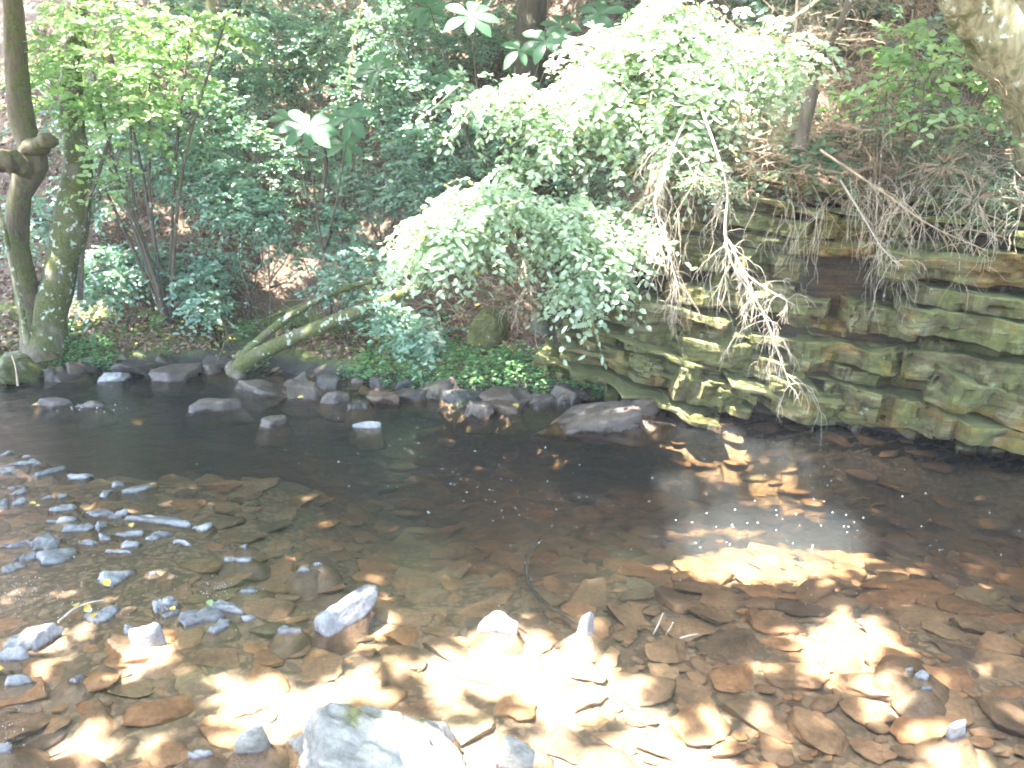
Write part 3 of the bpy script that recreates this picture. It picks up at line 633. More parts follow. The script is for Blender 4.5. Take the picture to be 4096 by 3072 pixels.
# yellow green sapling top left and at right
bush('sapling', 'yellow green leafy sapling filling the top left behind the twin trunk', 'tree', gbase(150, 150, 9.6),
     [(90, 55, 9.4, .75, .4, 120), (150, 75, 9.3, .7, .35, 110), (190, 30, 9.6, .6, .22, 70), (60, 95, 9.2, .5, .3, 60), (130, 115, 9.2, .55, .25, 70), (225, 22, 9.2, .25, .12, 20), (100, 15, 9.8, .7, .25, 70), (105, 160, 8.6, .2, .08, 10), (120, 190, 8.6, .3, .06, 10)],
     LY, M['bark_dark'], .085, .05, 1.1, 61, .03)
bush('sapling', 'sparse bright yellow green sapling in front of the pale trunk at upper right', 'tree', gbase(900, 200, 6.8),
     [(890, 48, 6.4, .34, .10, 16), (925, 80, 6.3, .36, .12, 20), (880, 100, 6.3, .22, .07, 10), (950, 110, 6.2, .28, .10, 14), (985, 95, 6.3, .25, .10, 12), (920, 55, 6.5, .3, .1, 12), (970, 40, 6.5, .3, .12, 10), (1015, 40, 6.2, .15, .15, 9)],
     LY, M['bark_dark'], .085, .05, 1.0, 62, .012)
# the glaring overhanging branches in the centre
bush('overhanging_tree', 'glaring sunlit leafy boughs hanging out over the stream in the upper centre', 'tree', gbase(720, 120, 8.3),
     [(640, 70, 7.3, .75, .34, 190), (720, 50, 7.2, .55, .34, 140), (590, 95, 7.2, .55, .3, 120), (540, 110, 7.3, .45, .22, 80), (690, 110, 7.1, .45, .3, 90), (750, 80, 7.2, .35, .3, 60), (785, 55, 7.1, .32, .25, 40), (730, 125, 6.9, .35, .16, 44), (700, 150, 6.9, .28, .10, 20), (665, 30, 7.4, .5, .3, 70), (575, 145, 7.3, .3, .16, 24), (480, 95, 7.4, .25, .18, 24), (630, 150, 7.2, .2, .12, 10), (700, 20, 7.4, .6, .25, 90)],
     LG, M['bark_pale'], .078, .044, 2.7, 63, .03, gap=.0, droop=.75)
bush('overhanging_tree', 'glaring low leafy bough reaching down toward the water in front of the brown bank', 'tree', gbase(560, 190, 8.6),
     [(500, 205, 7.0, .55, .22, 130), (450, 235, 7.0, .42, .20, 80), (550, 225, 6.9, .5, .25, 110), (600, 245, 6.9, .35, .25, 70), (590, 285, 6.8, .22, .18, 40), (620, 210, 7.0, .25, .18, 36), (415, 255, 7.0, .18, .08, 14), (470, 250, 6.9, .24, .10, 20), (445, 185, 7.1, .22, .12, 20), (645, 235, 6.9, .15, .12, 14), (530, 175, 7.2, .3, .18, 40)],
     LG, M['bark_pale'], .076, .044, 2.6, 64, .03, gap=-.02, droop=.75)
# magnolia saplings with whorls of huge leaves
def magnolia(label, base, whorls, seed):
    g = np.random.default_rng(seed); base = np.array(base, float); root = empty('magnolia', tuple(base), label, 'tree')
    sm = MB(); fork = base + [0, 0, 1.0]; tube(sm, spline([base, base + [.05, 0, .5], fork], 5), .028, .02, 8)
    sm.build('trunk', M['bark_dark'], root)
    for (px, py, y, L, n) in whorls:
        C = D(px, py, y); m_ = MB(); a = np.linspace(0, 2 * math.pi, n, endpoint=False) + g.uniform(0, 1) + g.normal(size=n) * .15
        up = nrm(np.array([g.normal() * .12, -.95, .8])); u = nrm(np.cross(up, [1, .1, 0])); v2 = np.cross(up, u)
        ax = u * np.cos(a)[:, None] + v2 * np.sin(a)[:, None] + up * .12
        # broad leaf in strips along its length
        for k in range(n):
            Lk = L * g.uniform(.75, 1.1); Wk = Lk * .42; t = np.linspace(0, 1, 9); prof = np.sin(np.pi * t ** 1.35) ** .8 * .5 * Wk
            d = nrm(ax[k]); sd = nrm(np.cross(up, d)); dr = -.28 * g.uniform(.6, 1.6) * Lk
            mid = C + d * (t * Lk)[:, None] + up * (dr * t ** 2)[:, None]
            rows = np.stack([mid - sd * prof[:, None] + up * prof[:, None] * .25, mid, mid + sd * prof[:, None] + up * prof[:, None] * .25], 1).reshape(-1, 3)
            q = [[r * 3 + c_, r * 3 + c_ + 1, r * 3 + c_ + 4, r * 3 + c_ + 3] for r in range(8) for c_ in (0, 1)]
            m_.add(rows, q, g.uniform(.2, 1))
        m_.build('leaf_whorl', M['leaf_magnolia'], root)
        b_ = MB(); tube(b_, spline([fork, (fork + C) / 2 + [0, 0, -.12], C], 5), .014, .006, 6); b_.build('branch', M['bark_dark'], root)
    return root
magnolia('magnolia sapling with a big pale whorl of broad leaves left of centre', gbase(320, 190, 9.3), [(306, 128, 8.6, .34, 8), (350, 118, 8.9, .30, 7), (345, 145, 9.2, .25, 6), (290, 118, 9.4, .25, 6), (378, 70, 10.2, .34, 7)], 5)
magnolia('magnolia sapling with glaring white leaf whorls at the top centre', gbase(490, 120, 9.4), [(470, 17, 8.4, .30, 8), (545, 42, 8.4, .27, 7), (520, 50, 8.6, .25, 6), (600, 14, 8.8, .28, 7), (478, 112, 8.7, .32, 7), (455, 85, 9.2, .3, 7), (560, 25, 9, .28, 6), (430, 8, 9.4, .3, 6)], 6)

# ground cover along the bank (uncountable) and dead leaves
def scatter(n, x0, x1, d0, d1, seed):
    g = np.random.default_rng(seed); x = g.uniform(x0, x1, n); y = yb(x) + g.uniform(d0, d1, n); return x, y, ground(x, y), g
gm = MB(); x, y, z, g = scatter(6200, -6.5, 1.3, -.02, 1.1, 3)
k = fbm(np.stack([x, y, z * 0], -1), 1.6, 3) + .5 * sst(-2.2, -.6, x) * sst(.9, .4, y - yb(x)) - .35 * sst(-1.5, -2.5, x) > .12; x, y, z = x[k], y[k], z[k]
for rep in range(5):
    n = len(x); a = g.uniform(0, 6.28, n); P = np.stack([x + g.normal(size=n) * .03, y + g.normal(size=n) * .03, z + .03 + g.random(n) * .15], -1)
    leaves(gm, P, np.stack([np.cos(a), np.sin(a), g.uniform(-.2, .4, n)], -1), np.array([0, -.3, 1.0]) + g.normal(size=(n, 3)) * .4, g.uniform(.025, .06, n), g.uniform(.018, .035, n), g.random(n))
o = gm.build('ground_cover', M['leaf_ground'], None); tag(o, 'small green leafy plants covering the bank above the waterline rocks', 'ground cover', kind='stuff')
lm = MB(); g = np.random.default_rng(4); n = 70000; x = g.uniform(-9, 9, n); y = yb(x) + .25 + g.random(n) ** 1.3 * 8.5; z = ground(x, y)
zx = (ground(x + .05, y) - z) / .05; zy = (ground(x, y + .05) - z) / .05; a = g.uniform(0, 6.28, n)
nmv = nrm(np.stack([-zx, -zy, np.ones(n)], -1)) + g.normal(size=(n, 3)) * .35
keepl = (fbm(np.stack([x, y, z * 0], -1), .9, 3) > -.25) & (np.abs(zy) < 4)
leaves(lm, (np.stack([x, y, z + .012 + g.random(n) * .015], -1))[keepl], np.stack([np.cos(a), np.sin(a), zx * np.cos(a) + zy * np.sin(a)], -1)[keepl], nmv[keepl], g.uniform(.035, .09, n)[keepl], g.uniform(.02, .05, n)[keepl], np.clip(g.random(n) * 1.02, 0, 1)[keepl], .5)
o = lm.build('leaf_litter', M['litter'], None); tag(o, 'brown dead leaves lying all over the hillside', 'leaf litter', kind='stuff')

# bare twigs: recursive
def branchy(mb, p, d, L, r, lev, g, grav=.25, kids=4, seg=5, wig=.22):
    n = 7; pts = [np.array(p, float)]; d = nrm(np.array(d, float))
    for i in range(n):
        d = nrm(d + g.normal(size=3) * wig + np.array([0, 0, -grav]) * .5); pts.append(pts[-1] + d * L / n)
    P = np.array(pts); tube(mb, P, r * .85, max(r * .3, .001), seg if lev else 4, tint=g.random(), cap=False)
    if lev:
        for _ in range(kids):
            i = g.integers(2, n + 1); dd = nrm((P[i] - P[i - 1])) + g.normal(size=3) * .75
            branchy(mb, P[i], dd, L * g.uniform(.35, .65), r * .5, lev - 1, g, grav, kids, seg, wig)
def deadbranch(label, path, r, seed, twigs=14, tl=.35, grav=.5, mat='twig', name='dead_branch', lev=1, cat='branch', group=None, kids=4):
    g = np.random.default_rng(seed); P = spline([D(*p) for p in path], 7); root = empty(name, tuple(P[0]), label, cat, group)
    m_ = MB(); tube(m_, P, r, r * .35, 7, rough=.15); m_.build('main_stem', M[mat], root); t_ = MB()
    for k in range(twigs):
        i = g.integers(len(P) // 5, len(P)); d = g.normal(size=3) * [1, .8, .7] + nrm(P[min(i + 1, len(P) - 1)] - P[i - 1]) * .6
        branchy(t_, P[i], d, tl * g.uniform(.5, 1.3), max(r * .35, .003), lev, g, grav, kids)
    t_.build('twigs', M[mat], root); return root
deadbranch('long pale bare branch hanging down in front of the cliff, forking toward the water', [(700, 105, 6.7), (716, 150, 6.3), (727, 190, 5.95), (725, 235, 5.8), (735, 270, 5.75), (762, 310, 5.7), (775, 345, 5.65), (790, 385, 5.6)], .010, 21, 44, .34, .65, kids=5, lev=1)
deadbranch('pale bare side branch arching right in front of the cliff hollow', [(728, 240, 5.8), (745, 272, 5.72), (765, 288, 5.68), (795, 305, 5.6)], .010, 22, 14, .22, .5)
deadbranch('tangle of bare pale branches hanging over the left end of the cliff', [(690, 110, 6.9), (672, 150, 6.5), (655, 200, 6.3), (668, 250, 6.2), (676, 280, 6.2)], .009, 23, 36, .45, .55)
deadbranch('bundle of fine bare twigs hanging in front of the brown bank', [(500, 210, 7.3), (516, 240, 7.3), (525, 270, 7.2), (535, 305, 7.2)], .011, 24, 22, .4, .6)
deadbranch('thin bare branches hanging from the top of the cliff near its middle', [(840, 180, 6.2), (862, 215, 6.1), (880, 245, 6.0), (898, 265, 5.95)], .008, 25, 16, .35, .5)
deadbranch('bare branch sloping down right across the cliff top', [(820, 150, 6.4), (880, 190, 6.2), (930, 225, 6.1), (985, 250, 6.0)], .011, 26, 24, .4, .5, 'twig_brown')
deadbranch('long bare branch lying across the slope above the cliff at right', [(930, 130, 6.6), (980, 165, 6.4), (1030, 200, 6.2)], .018, 27, 22, .5, .3)
deadbranch('pale broken branch slanting down left on the slope at upper right', [(830, -8, 7.6), (800, 14, 7.5), (770, 32, 7.4), (744, 50, 7.3)], .028, 28, 8, .3, .2, 'bark_pale')
tang = [(780, 120, 7.2, 1), (830, 70, 7.6, 2), (880, 140, 6.9, 3), (940, 170, 6.6, 4), (990, 190, 6.4, 5), (850, 20, 8.2, 6), (920, 20, 7.9, 7), (800, 170, 6.8, 8), (700, 170, 7.2, 9), (1010, 150, 6.8, 10), (760, 190, 6.7, 11), (950, 100, 7.3, 12), (360, 300, 9.0, 13), (310, 300, 9.6, 14), (190, 220, 10.8, 15), (430, 170, 10, 16), (400, 210, 9.6, 17), (480, 270, 8.6, 18), (770, 150, 7.0, 31), (860, 110, 7.0, 32), (905, 60, 7.4, 33), (720, 90, 7.8, 34), (760, 60, 8.0, 35), (840, 150, 6.6, 36), (970, 140, 6.7, 37), (890, 10, 8.0, 38), (690, 200, 6.7, 39), (790, 150, 6.7, 41), (820, 165, 6.5, 42), (870, 150, 6.6, 43), (850, 185, 6.3, 44), (930, 185, 6.3, 45), (740, 165, 6.8, 46), (900, 165, 6.5, 47), (960, 205, 6.2, 48), (830, 120, 6.9, 49), (870, 175, 6.4, 19), (1000, 215, 6.1, 20), (910, 195, 6.3, 21), (250, 240, 10.2, 22), (380, 240, 9.3, 23), (455, 290, 8.4, 24)]
words = ['on the slope over the cliff']
for (px, py, yy, s) in tang:
    g = np.random.default_rng(300 + s); p = D(px, py, yy); gz = float(ground(p[0], yy)); p[2] = p[2] if px > 680 else max(gz, min(p[2], gz + .6))
    if px > 680: p = D(px, py - 28, yy + .5)
    root = empty('brush', tuple(p), 'tangle of thin brown bare twigs on the slope above the cliff' if px > 680 else 'tangle of thin brown bare twigs among the shrubs of the hillside', 'brush', 'twig tangles above the cliff' if px > 680 else 'twig tangles among the shrubs'); m_ = MB()
    for k in range(17 if px > 680 else 9):
        st = p + g.normal(size=3) * [.5, .3, .14]; tube(m_, spline([p, (p + st) / 2 + g.normal(size=3) * .04, st], 4), .003, .003, 4, cap=False)
        branchy(m_, st, g.normal(size=3) * [1.0, .5, .35] + [.35, -.3, -.05], g.uniform(.35, .8), .0036, 2, g, .20, 3, wig=.34)
    m_.build('twigs', M['twig_brown'], root)
# root strands hanging over the cliff edge
for k_, (x0, x1) in enumerate([(850, 900), (900, 960), (960, 1020), (620, 700), (760, 830)]):
    g = np.random.default_rng(900 + k_); root = empty('root_fringe', tuple(D((x0 + x1) / 2, 180, 6.2)), ['fine roots hanging from the cliff top right of its middle', 'fine roots hanging from the cliff top between middle and right edge', 'fine roots hanging from the cliff top at the right edge', 'long fine strands hanging over the dark left end of the cliff', 'fine roots hanging above the cliff hollow'][k_], 'roots'); m_ = MB()
    for _ in range(20):
        px = g.uniform(x0, x1); s_, z_ = cliffsz(px, g.uniform(175, 215)); p = A + T * s_ + N * g.uniform(.1, .3) + [0, 0, z_]
        branchy(m_, p, [g.normal() * .5, -.2, -.5], g.uniform(.2, .6), .0026, 1, g, .6, 2, wig=.25)
    m_.build('roots', M['twig'], root)
# hemlock-like pale sprays at right
bush('hemlock', 'pale grey green feathery hemlock bough drooping at the right above the cliff', 'tree', gbase(960, 140, 6.9), [(945, 165, 6.3, .28, .22, 90), (975, 200, 6.1, .24, .2, 70), (925, 140, 6.5, .25, .18, 50)], M['needle'], M['twig_brown'], .03, .008, 2.2, 71, .012)
bush('fern', 'small curled grey green fern on the cliff top', 'fern', tuple(D(705, 195, 6.6)), [(702, 178, 6.4, .16, .09, 30), (725, 186, 6.3, .18, .08, 24)], M['needle'], M['twig_brown'], .04, .014, 1.5, 72, .006)

# ------------------------------------------------------------------ trees with trunks
def trunk(root, name, path, radii, mat, seg=18, rough=.13, n=10):
    m_ = MB(); P = spline([D(*p) if len(p) == 3 else np.array(p[:3]) for p in path], n); tube(m_, P, radii, None, seg, rough); return m_.build(name, mat, root), P
twin = empty('twin_trunk_tree', tuple(D(44, 356, 8.7)), 'mossy twin trunked tree on the left bank with a knobbly broken limb', 'tree')
trunk(twin, 'trunk', [(46, 366, 8.65), (36, 335, 8.75), (27, 290, 8.8), (17, 240, 8.8), (20, 195, 8.8), (33, 160, 8.75), (24, 128, 8.75), (17, 80, 8.7), (14, 20, 8.7), (8, -60, 8.7), (0, -180, 8.7), (10, -420, 8.5)], [.22, .15, .12, .12, .125, .14, .12, .105, .10, .10, .09, .07], M['bark_moss'])
trunk(twin, 'trunk', [(44, 366, 8.7), (48, 330, 8.8), (57, 285, 8.9), (69, 231, 9.0), (78, 172, 9.1), (73, 112, 9.2), (72, 70, 9.5), (80, 0, 9.8), (95, -120, 9.9), (110, -330, 10)], [.23, .20, .19, .18, .15, .12, .10, .085, .07, .05], M['bark_lean'])
trunk(twin, 'thin_stem', [(28, 350, 8.6), (22, 310, 8.55), (12, 265, 8.55), (3, 225, 8.55), (-10, 180, 8.5)], [.035, .03, .028, .025, .02], M['bark_pale'], 8, .1)
trunk(twin, 'broken_limb', [(26, 152, 8.7), (38, 146, 8.6), (48, 140, 8.55), (52, 136, 8.55)], [.06, .08, .115, .07], M['bark_moss'], 16, .5)
trunk(twin, 'knobbly_limb', [(28, 170, 8.7), (18, 164, 8.55), (6, 161, 8.45), (-12, 166, 8.35)], [.07, .07, .095, .07], M['bark_moss'], 16, .5)
lean = empty('leaning_tree', tuple(D(240, 370, 8.55)), 'forked mossy trunk leaning low to the right over the bank', 'tree')
trunk(lean, 'trunk', [(232, 376, 8.5), (246, 362, 8.5), (275, 346, 8.5), (320, 327, 8.5), (365, 309, 8.45), (405, 292, 8.4), (440, 274, 8.4), (475, 250, 8.5)], [.085, .09, .085, .08, .072, .065, .06, .045], M['bark_lean'], 14, .08)
trunk(lean, 'limb', [(238, 362, 8.6), (262, 338, 8.65), (292, 315, 8.7), (330, 294, 8.7), (370, 281, 8.6), (410, 274, 8.5), (440, 262, 8.5)], [.06, .052, .045, .038, .034, .03, .026], M['bark_lean'], 12, .08)
trunk(lean, 'roots', [(232, 366, 8.55), (240, 380, 8.4), (236, 392, 8.3)], [.09, .06, .03], M['bark_dark'], 10, .2)
pale = empty('pale_tree', tuple(D(1060, 180, 6.3)), 'pale lichen covered trunk leaning in at the top right corner', 'tree')
trunk(pale, 'trunk', [(1075, 200, 6.2), (1040, 110, 6.0), (1010, 50, 5.9), (975, 0, 5.8), (930, -70, 5.6), (850, -190, 5.2), (780, -330, 4.6)], [.25, .22, .20, .18, .16, .13, .1], M['bark_pale'], 24, .24)
trunk(pale, 'limb', [(1015, 60, 5.9), (1020, 20, 5.8), (1022, -30, 5.7), (1030, -120, 5.6)], [.12, .10, .09, .08], M['bark_pale'])
def slim(label, path, radii, mat, name='tree', part='trunk'):
    r_ = empty(name, tuple(D(*path[0])), label, 'tree'); trunk(r_, part, path, radii, M[mat], 10, .12); return r_
slim('slim tan sapling trunk standing on the hillside at upper left', [(212, 100, 11.5), (213, 60, 11.5), (211, 10, 11.5), (210, -60, 11.4)], [.07, .065, .06, .05], 'bark_pale')
slim('broad dark tree trunk at the top edge right of centre', [(528, 90, 12), (530, 40, 12), (533, -10, 12), (535, -90, 12)], [.24, .22, .21, .2], 'bark_dark')
slim('dark trunk at the top left behind the yellow green leaves', [(222, 80, 13.5), (228, 30, 13.5), (232, -30, 13.5)], [.2, .18, .17], 'bark_dark')
slim('thin dark stem standing under the big magnolia whorl', [(320, 225, 9.6), (323, 190, 9.6), (326, 160, 9.5), (318, 130, 9.5)], [.035, .03, .028, .02], 'bark_dark')
slim('snapped grey pole leaning on the cliff top', [(799, 150, 6.5), (805, 122, 6.5), (812, 95, 6.5), (815, 90, 6.5)], [.055, .05, .05, .045], 'bark_dark', 'snapped_pole')
slim('dark slanting sapling rising above the snapped pole', [(810, 95, 7.4), (818, 65, 7.3), (832, 40, 7.2), (850, 0, 7.1), (862, -30, 7.1)], [.035, .035, .03, .028, .02], 'bark_dark')
slim('thin dark sapling left of the snapped pole', [(790, 80, 7.6), (795, 40, 7.6), (798, 0, 7.6), (800, -30, 7.6)], [.022, .02, .018, .015], 'bark_dark')
slim('thin curved dark sapling beside the right trunk of the twin tree', [(80, 300, 9.0), (82, 250, 9.0), (86, 205, 9.0), (96, 180, 9.0), (112, 130, 9.1)], [.035, .03, .03, .025, .02], 'bark_dark')
slim('slim dark trunk between the shrubs at centre', [(345, 120, 11), (352, 70, 11), (360, 20, 11), (372, -30, 11)], [.05, .045, .04, .03], 'bark_moss')
# sunken curved branch and poking twigs
r_ = empty('sunken_branch', tuple(W(530, 545, -.05)), 'thin curved branch lying sunken in the middle of the stream', 'branch')
m_ = MB(); P = spline([W(540, 540, -.03), W(527, 560, -.04), W(530, 585, -.05), W(548, 605, -.05), W(575, 622, -.05), W(595, 640, -.06)], 6); tube(m_, P, .014, .006, 8, .15); m_.build('main_stem', M['bark_dark'], r_)
m_ = MB(); tube(m_, spline([W(531, 588, -.05), W(540, 606, -.04), W(548, 622, -.05)], 5), .008, .004, 6); m_.build('side_twig', M['bark_dark'], r_)
r_ = empty('poking_twigs', tuple(W(654, 634, 0)), 'two thin pale twigs poking out of the water beside a third lying flat', 'twigs')
for a_, b_ in (((653, 634, -.02), (663, 613, .10)), ((666, 634, -.02), (673, 622, .06)), ((680, 638, .008), (698, 634, .012))):
    m_ = MB(); tube(m_, spline([W(a_[0], a_[1], a_[2]), (W(*a_) + W(*b_)) / 2 + [.005, 0, .004], W(*b_)], 4), .004, .0035, 6); m_.build('twig', M['twig'], r_)
r_ = empty('floating_twig', tuple(W(80, 605, .02)), 'leafy twig caught across the shallows above the white slab', 'twig')
m_ = MB(); tube(m_, spline([W(58, 622, .03), W(75, 608, .04), W(92, 602, .04), W(104, 600, .03)], 5), .006, .003, 6); m_.build('stem', M['twig'], r_)
m_ = MB(); g = np.random.default_rng(2); pl = np.array([W(88, 604, .05), W(91, 612, .06), W(93, 618, .06), W(76, 607, .05)])
leaves(m_, pl, g.normal(size=(4, 3)) * [1, 1, .1], np.array([0, -.2, 1.]) + g.normal(size=(4, 3)) * .2, .06, .035, g.random(4)); m_.build('leaves', M['leaf_fallen'], r_)

# fallen leaves, individually visible ones
def fallen(px, py, size, label, mat='leaf_fallen', z=.06, t=.7):
    m_ = MB(); p = W(px, py, z); g = np.random.default_rng(int(px * 7 + py)); a = g.uniform(0, 6.28)
    leaves(m_, p[None], np.array([[math.cos(a), math.sin(a), .05]]), np.array([[.1, -.3, 1.0]]), size, size * .6, t)
    tag(m_.build('fallen_leaf', M[mat]), label, 'leaf', 'fallen leaves on the stones')
fallen(104, 580, .07, 'bright orange leaf on the left end of a pale stone', z=.07, t=.3)
fallen(131, 523, .06, 'yellow leaf at the left end of the long ragged pale slab', z=.05)
fallen(29, 503, .045, 'yellow green leaf on the water inside the left stone cluster', z=.02)
fallen(39, 506, .045, 'yellow green leaf, the right one of two inside the left stone cluster', z=.02)
fallen(208, 600, .06, 'bright green leaf between two grey peaked stones', 'leaf_yellow', .05)
fallen(175, 610, .05, 'yellow leaf right of a round grey stone at lower left', z=.03)
fallen(304, 397, .07, 'yellow leaf on the diamond shaped rock', z=.14)
fallen(513, 404, .09, 'yellow leaf on the wet rocks in front of the bank hollow', z=.16)
fallen(38, 405, .09, 'orange leaf at the left end of a dark rounded rock', z=.05, t=.3)
fallen(4, 668, .06, 'orange leaf on the water at the lower left edge', z=.03, t=.3)
# scattered flecks on rocks and bank; white flecks painting sun glints and foam on the water
m_ = MB(); g = np.random.default_rng(8); n = 170; x = g.uniform(-4.5, 1.6, n); y = yb(x) - .35 + g.random(n) * 1.1; z = np.maximum(ground(x, y), 0) + .17
for k in range(n):
    pass
leaves(m_, np.stack([x, y, np.where(y < yb(x), .14, z)], -1)[y > yb(x) - .1], g.normal(size=(n, 3))[y > yb(x) - .1] * [1, 1, .2], (np.array([0, -.5, 1.0]) + g.normal(size=(n, 3)) * .4)[y > yb(x) - .1], .035, .022, g.random(n)[y > yb(x) - .1])
tag(m_.build('leaf_flecks', M['leaf_fallen'], None), 'small yellow and pale dead leaves dotted over the far bank', 'leaves', kind='stuff')
fm, t, b, o = newmat('glint_foam_fleck'); b.inputs['Base Color'].default_value = (.8, .82, .84, 1); b.inputs['Roughness'].default_value = .3
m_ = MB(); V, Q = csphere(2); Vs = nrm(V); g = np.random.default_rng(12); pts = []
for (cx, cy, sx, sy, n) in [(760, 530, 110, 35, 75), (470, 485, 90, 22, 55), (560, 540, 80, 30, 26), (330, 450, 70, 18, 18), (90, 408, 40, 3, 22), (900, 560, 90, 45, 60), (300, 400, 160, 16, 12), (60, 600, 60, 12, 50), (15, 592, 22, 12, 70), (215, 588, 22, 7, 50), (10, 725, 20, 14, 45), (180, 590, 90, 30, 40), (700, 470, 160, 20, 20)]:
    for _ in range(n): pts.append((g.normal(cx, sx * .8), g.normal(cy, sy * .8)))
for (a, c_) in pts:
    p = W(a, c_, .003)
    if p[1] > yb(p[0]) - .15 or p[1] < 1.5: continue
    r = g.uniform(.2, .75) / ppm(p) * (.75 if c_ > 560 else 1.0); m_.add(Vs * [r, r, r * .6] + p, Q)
tag(m_.build('glint_foam_flecks', fm, None), 'tiny white flecks painted for sun glints and foam on the water', 'foam and glints', kind='stuff')

# ------------------------------------------------------------------ unseen leaf canopy added overhead for shade, gaps cut where sun should fall
LIT_PX = [(500, 710, 205, 95, 1.), (640, 740, 120, 50, 1.), (430, 655, 120, 32, .85), (300, 700, 60, 50, .8), (250, 690, 70, 45, .7), (33, 637, 44, 18, .95), (148, 640, 34, 22, .95), (80, 730, 80, 35, .55), (340, 612, 48, 26, .95), (500, 620, 60, 18, .95), (587, 625, 30, 16, .95), (355, 735, 75, 30, 1.), (430, 750, 50, 20, 1.), (560, 560, 70, 18, .45), (765, 520, 120, 36, 1.), (900, 550, 110, 24, .6), (860, 650, 170, 70, .5), (720, 680, 120, 60, .5), (950, 735, 60, 30, .55), (700, 470, 60, 12, .2), (470, 580, 80, 20, .4),
          (290, 262, 34, 26, 1.), (322, 200, 34, 20, .9), (165, 208, 20, 16, .9), (335, 228, 26, 12, .8), (180, 225, 16, 12, .8), (370, 225, 22, 22, .6), (270, 285, 20, 10, .8), (110, 205, 20, 16, .6), (60, 330, 20, 8, .7), (300, 355, 30, 8, .7), (230, 300, 24, 8, .6), (400, 350, 30, 10, .4), (110, 345, 24, 6, .6), (85, 308, 34, 14, 1.), (140, 315, 34, 12, 1.), (195, 330, 20, 10, .8), (280, 345, 30, 10, .8), (320, 352, 20, 8, .7), (160, 220, 16, 18, .6), (1000, 405, 30, 20, .6), (240, 330, 60, 22, .35), (780, 110, 60, 30, .5)]
SHADE_PX = [(600, 408, 46, 9), (335, 722, 34, 14), (388, 727, 30, 10), (352, 752, 20, 12), (255, 735, 18, 14), (515, 757, 16, 10), (470, 690, 34, 8), (560, 700, 40, 7), (400, 675, 40, 7)]
LIT_3D = [(D(a, b, c), r_, s_) for a, b, c, r_, s_ in [(780, 150, 6.8, .5, .6), (860, 120, 7, .5, .55), (930, 170, 6.6, .4, .6), (1000, 180, 6.4, .35, .6), (820, 60, 8, .6, .5), (600, 120, 7.2, .6, 1), (680, 160, 6.9, .4, 1), (380, 292, 8.4, .15, .9), (330, 310, 8.55, .15, .8), (415, 330, 8.3, .2, .7), (640, 70, 7.3, 1.0, 1), (720, 50, 7.2, .6, 1), (590, 100, 7.2, .6, 1), (540, 110, 7.3, .45, 1), (690, 110, 7.1, .5, 1), (755, 80, 7.2, .45, 1), (790, 50, 7.1, .4, 1), (730, 130, 6.9, .4, 1), (500, 205, 7.0, .7, 1), (440, 235, 7.0, .5, 1), (570, 225, 6.9, .62, 1), (600, 260, 6.9, .4, 1), (645, 235, 6.9, .25, 1), (470, 17, 8.4, .35, 1), (306, 128, 8.6, .3, .8), (545, 42, 8.4, .3, .8), (130, 50, 9.4, .8, .9), (190, 30, 9.6, .6, .9), (70, 60, 9.2, .5, .8), (40, 60, 9.2, .3, .6), (900, 60, 6.4, .35, .9), (930, 90, 6.3, .35, .9), (960, 100, 6.3, .3, .7), (880, 100, 6.3, .2, .8), (230, 140, 9.9, .35, .75), (110, 160, 10.3, .35, .8), (380, 60, 11, .5, .7), (420, 120, 10, .35, .7), (245, 215, 9.6, .28, .85), (360, 105, 10.6, .3, .7), (150, 255, 9.9, .25, .7), (195, 90, 10.6, .35, .7), (300, 60, 12, .6, .7), (340, 200, 9.9, .2, .7), (395, 35, 11, .3, .9), (760, 110, 8, .3, .8), (820, 130, 7, .25, .8), (870, 175, 6.5, .25, .7), (990, 190, 6.3, .3, .6), (970, 275, 5.8, .28, .5), (960, 325, 5.8, .25, .4), (1010, 240, 5.9, .2, .5), (800, 190, 6.6, .25, .7), (920, 150, 6.8, .3, .7), (840, 80, 7.4, .3, .7), (900, 220, 6.2, .25, .6), (690, 250, 6.2, .2, .6), (720, 200, 6.4, .3, .8), (1000, 30, 5.9, .55, .9), (1030, 90, 6.0, .4, .8), (735, 280, 5.8, .25, .8), (775, 345, 5.65, .2, .8), (670, 210, 6.3, .4, .8), (520, 265, 7.2, .2, .8), (400, 280, 8.4, .2, .5), (350, 312, 8.5, .15, .6), (960, 190, 6.2, .4, .35), (75, 190, 9.1, .12, .7), (45, 140, 8.6, .2, .8), (10, 162, 8.5, .15, .8), (790, 20, 7.5, .25, .8), (850, 200, 6.2, .3, .4)]]
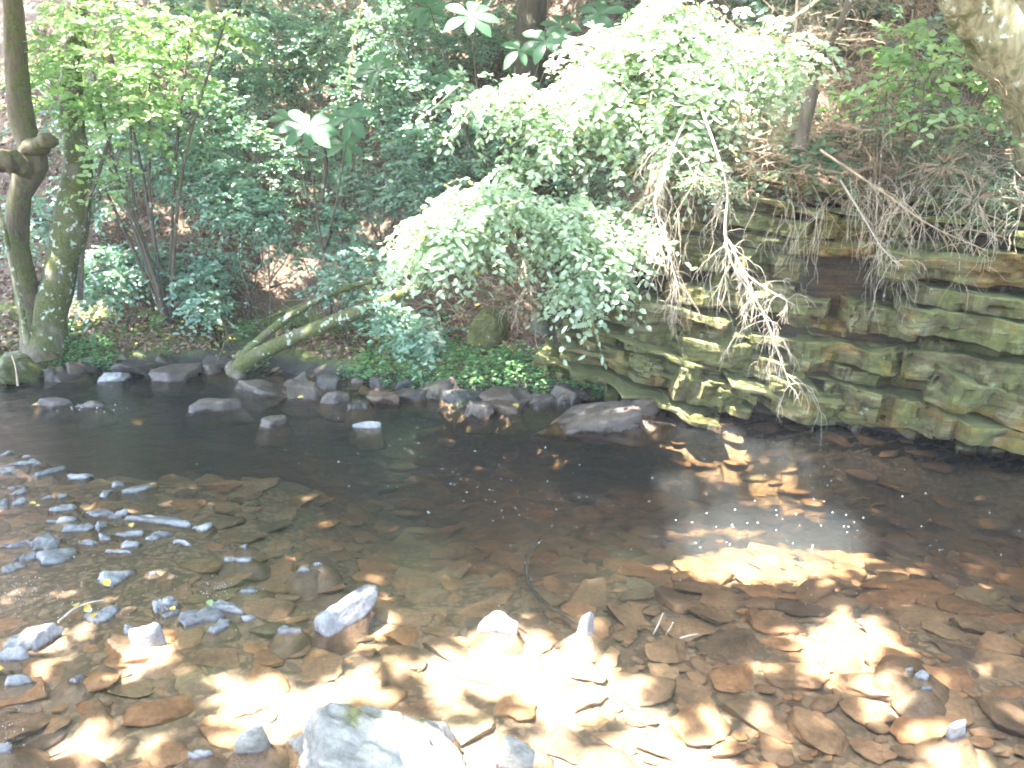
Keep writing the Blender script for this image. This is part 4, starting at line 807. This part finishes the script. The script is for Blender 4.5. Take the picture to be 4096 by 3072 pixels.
def canopy(g, n, x0, x1, y0, y1, z0, z1):
    # clumped positions
    nc = n // 26; c = np.stack([g.uniform(x0, x1, nc), g.uniform(y0, y1, nc), g.uniform(z0, z1, nc)], -1)
    P = np.repeat(c, 26, 0) + g.normal(size=(nc * 26, 3)) * [.5, .5, .14]; P[:, 2] += .38 * np.clip(P[:, 1] - 9, 0, None)
    keep = np.ones(len(P)); w_ = fbm(P * [1, 1, 0], 1.4, 2)
    # where would the shade of this leaf land?
    Q_ = P.copy()
    for _ in range(7):
        gz = ground(Q_[:, 0], Q_[:, 1]); gz = np.clip(gz, 0, None); t_ = (P[:, 2] - gz) / SUN[2]; Q_ = .5 * Q_ + .5 * (P - SUN * t_[:, None])
    a, b = proj(Q_); front = Q_[:, 1] > .8
    for (cx, cy, rx, ry, s_) in LIT_PX:
        e = ((a - cx) / rx) ** 2 + ((b - cy) / ry) ** 2 + .22 * w_; keep = np.where((e < 1) & front, np.minimum(keep, 1 - s_), keep)
    for (c_, r_, s_) in LIT_3D:
        v_ = P - c_; dd = np.linalg.norm(v_ - (v_ @ SUN)[:, None] * SUN, axis=1); keep = np.where(dd < r_ * (1 + .2 * w_), np.minimum(keep, 1 - s_), keep)
    for (cx, cy, rx, ry) in SHADE_PX:
        keep = np.where(((a - cx) / rx) ** 2 + ((b - cy) / ry) ** 2 + .2 * w_ < 1, 1., keep)
    uu = np.clip(.5 + .62 * fbm(Q_ * [1, .8, 0] + 31, 1.9, 2) + .10 * g.normal(size=len(P)), 0, 1); P = P[(keep > .985) | ((uu < keep * .98) & (keep > .08))]
    # never hang into the picture
    a, b = proj(P); bad = (P[:, 1] > .5) & (b > -40) & (a > -120) & (a < 1140); return P[~bad]
def leaf_cover(root, P, g, label=None):
    m_ = MB(); n = len(P); leaves(m_, P, g.normal(size=(n, 3)) * [1, 1, .3], np.array([0, 0, 1.0]) + g.normal(size=(n, 3)) * .45, g.uniform(.13, .22, n), g.uniform(.08, .13, n), g.random(n))
    return m_.build('leaf_cover', M['leaf_canopy'], root)  # out-of-view leaves added to cast shade, parented to a trunk
g = np.random.default_rng(57)
for (pa, pb, r0, lab) in [((18, 386), (22, 352), .012, 'thin pale stick standing in front of the mossy boulder at the left edge'), ((250, 350), (215, 372), .014, 'dead stick lying below the leaning trunk'), ((480, 300), (430, 330), .014, 'reddish stick lying on the brown slope')]:
    a_, b_ = W(*pa, .05), W(*pb, .35); b_[1] = a_[1] + .12; m_ = MB(); mid = (a_ + b_) / 2 + g.normal(size=3) * .02
    tube(m_, spline([a_, mid, b_], 5), r0, r0 * .5, 6, .2); tag(m_.build('stick', M['twig_brown']), lab, 'stick')
g = np.random.default_rng(55)
leaf_cover(twin, canopy(g, 66000, -11, -1.5, .5, 12, 5.6, 8.5), g)
leaf_cover(pale, canopy(g, 72000, -1.5, 9.5, .5, 12, 5.6, 8.5), g)
P = canopy(g, 60000, -13, 11, 11, 24, 5.6, 9.0)
bt = [o for o in col.objects if o.get('label', '').startswith('broad dark tree trunk')][0]; leaf_cover(bt, P, g)

# unseen wood added behind the viewer to block low sky light
nw = MB(); n = 30000; nc = n // 30
c = np.stack([g.uniform(-16, 16, nc), -2.5 - g.random(nc) * 5, .3 + g.random(nc) * 9], -1); P = np.repeat(c, 30, 0) + g.normal(size=(nc * 30, 3)) * [.5, .5, .35]; n = len(P)
leaves(nw, P, g.normal(size=(n, 3)) * [1, 1, .4], np.array([0, .5, 1.0]) + g.normal(size=(n, 3)) * .5, g.uniform(.16, .26, n), g.uniform(.10, .16, n), g.random(n))
tag(nw.build('unseen_near_wood', M['leaf_canopy'], None), 'unseen leafy wood added on the near bank to block low sky', 'wood', kind='stuff')


hz = bpy.data.materials.new('veil_haze_air'); hz.use_nodes = True; t = hz.node_tree; t.nodes.remove(t.nodes['Principled BSDF'])
pv = t.nodes.new('ShaderNodeVolumePrincipled'); pv.inputs['Color'].default_value = (.92, .96, 1, 1); pv.inputs['Density'].default_value = .0025  # thin haze added to stand in for the lens flare veil
t.links.new(pv.outputs[0], t.nodes['Material Output'].inputs['Volume'])
hb = MB(); v = np.array([[x, y, z] for z in (-6, 72) for y in (-95, 95) for x in (-95, 95)])
hb.add(v, [[0, 2, 3, 1], [4, 5, 7, 6], [0, 1, 5, 4], [2, 6, 7, 3], [0, 4, 6, 2], [1, 3, 7, 5]])
o = bpy.data.objects.new('haze', hb.mesh('haze', hz, False)); col.objects.link(o); tag(o, kind='stuff', label='thin haze added over the stream as a bright lens veil')
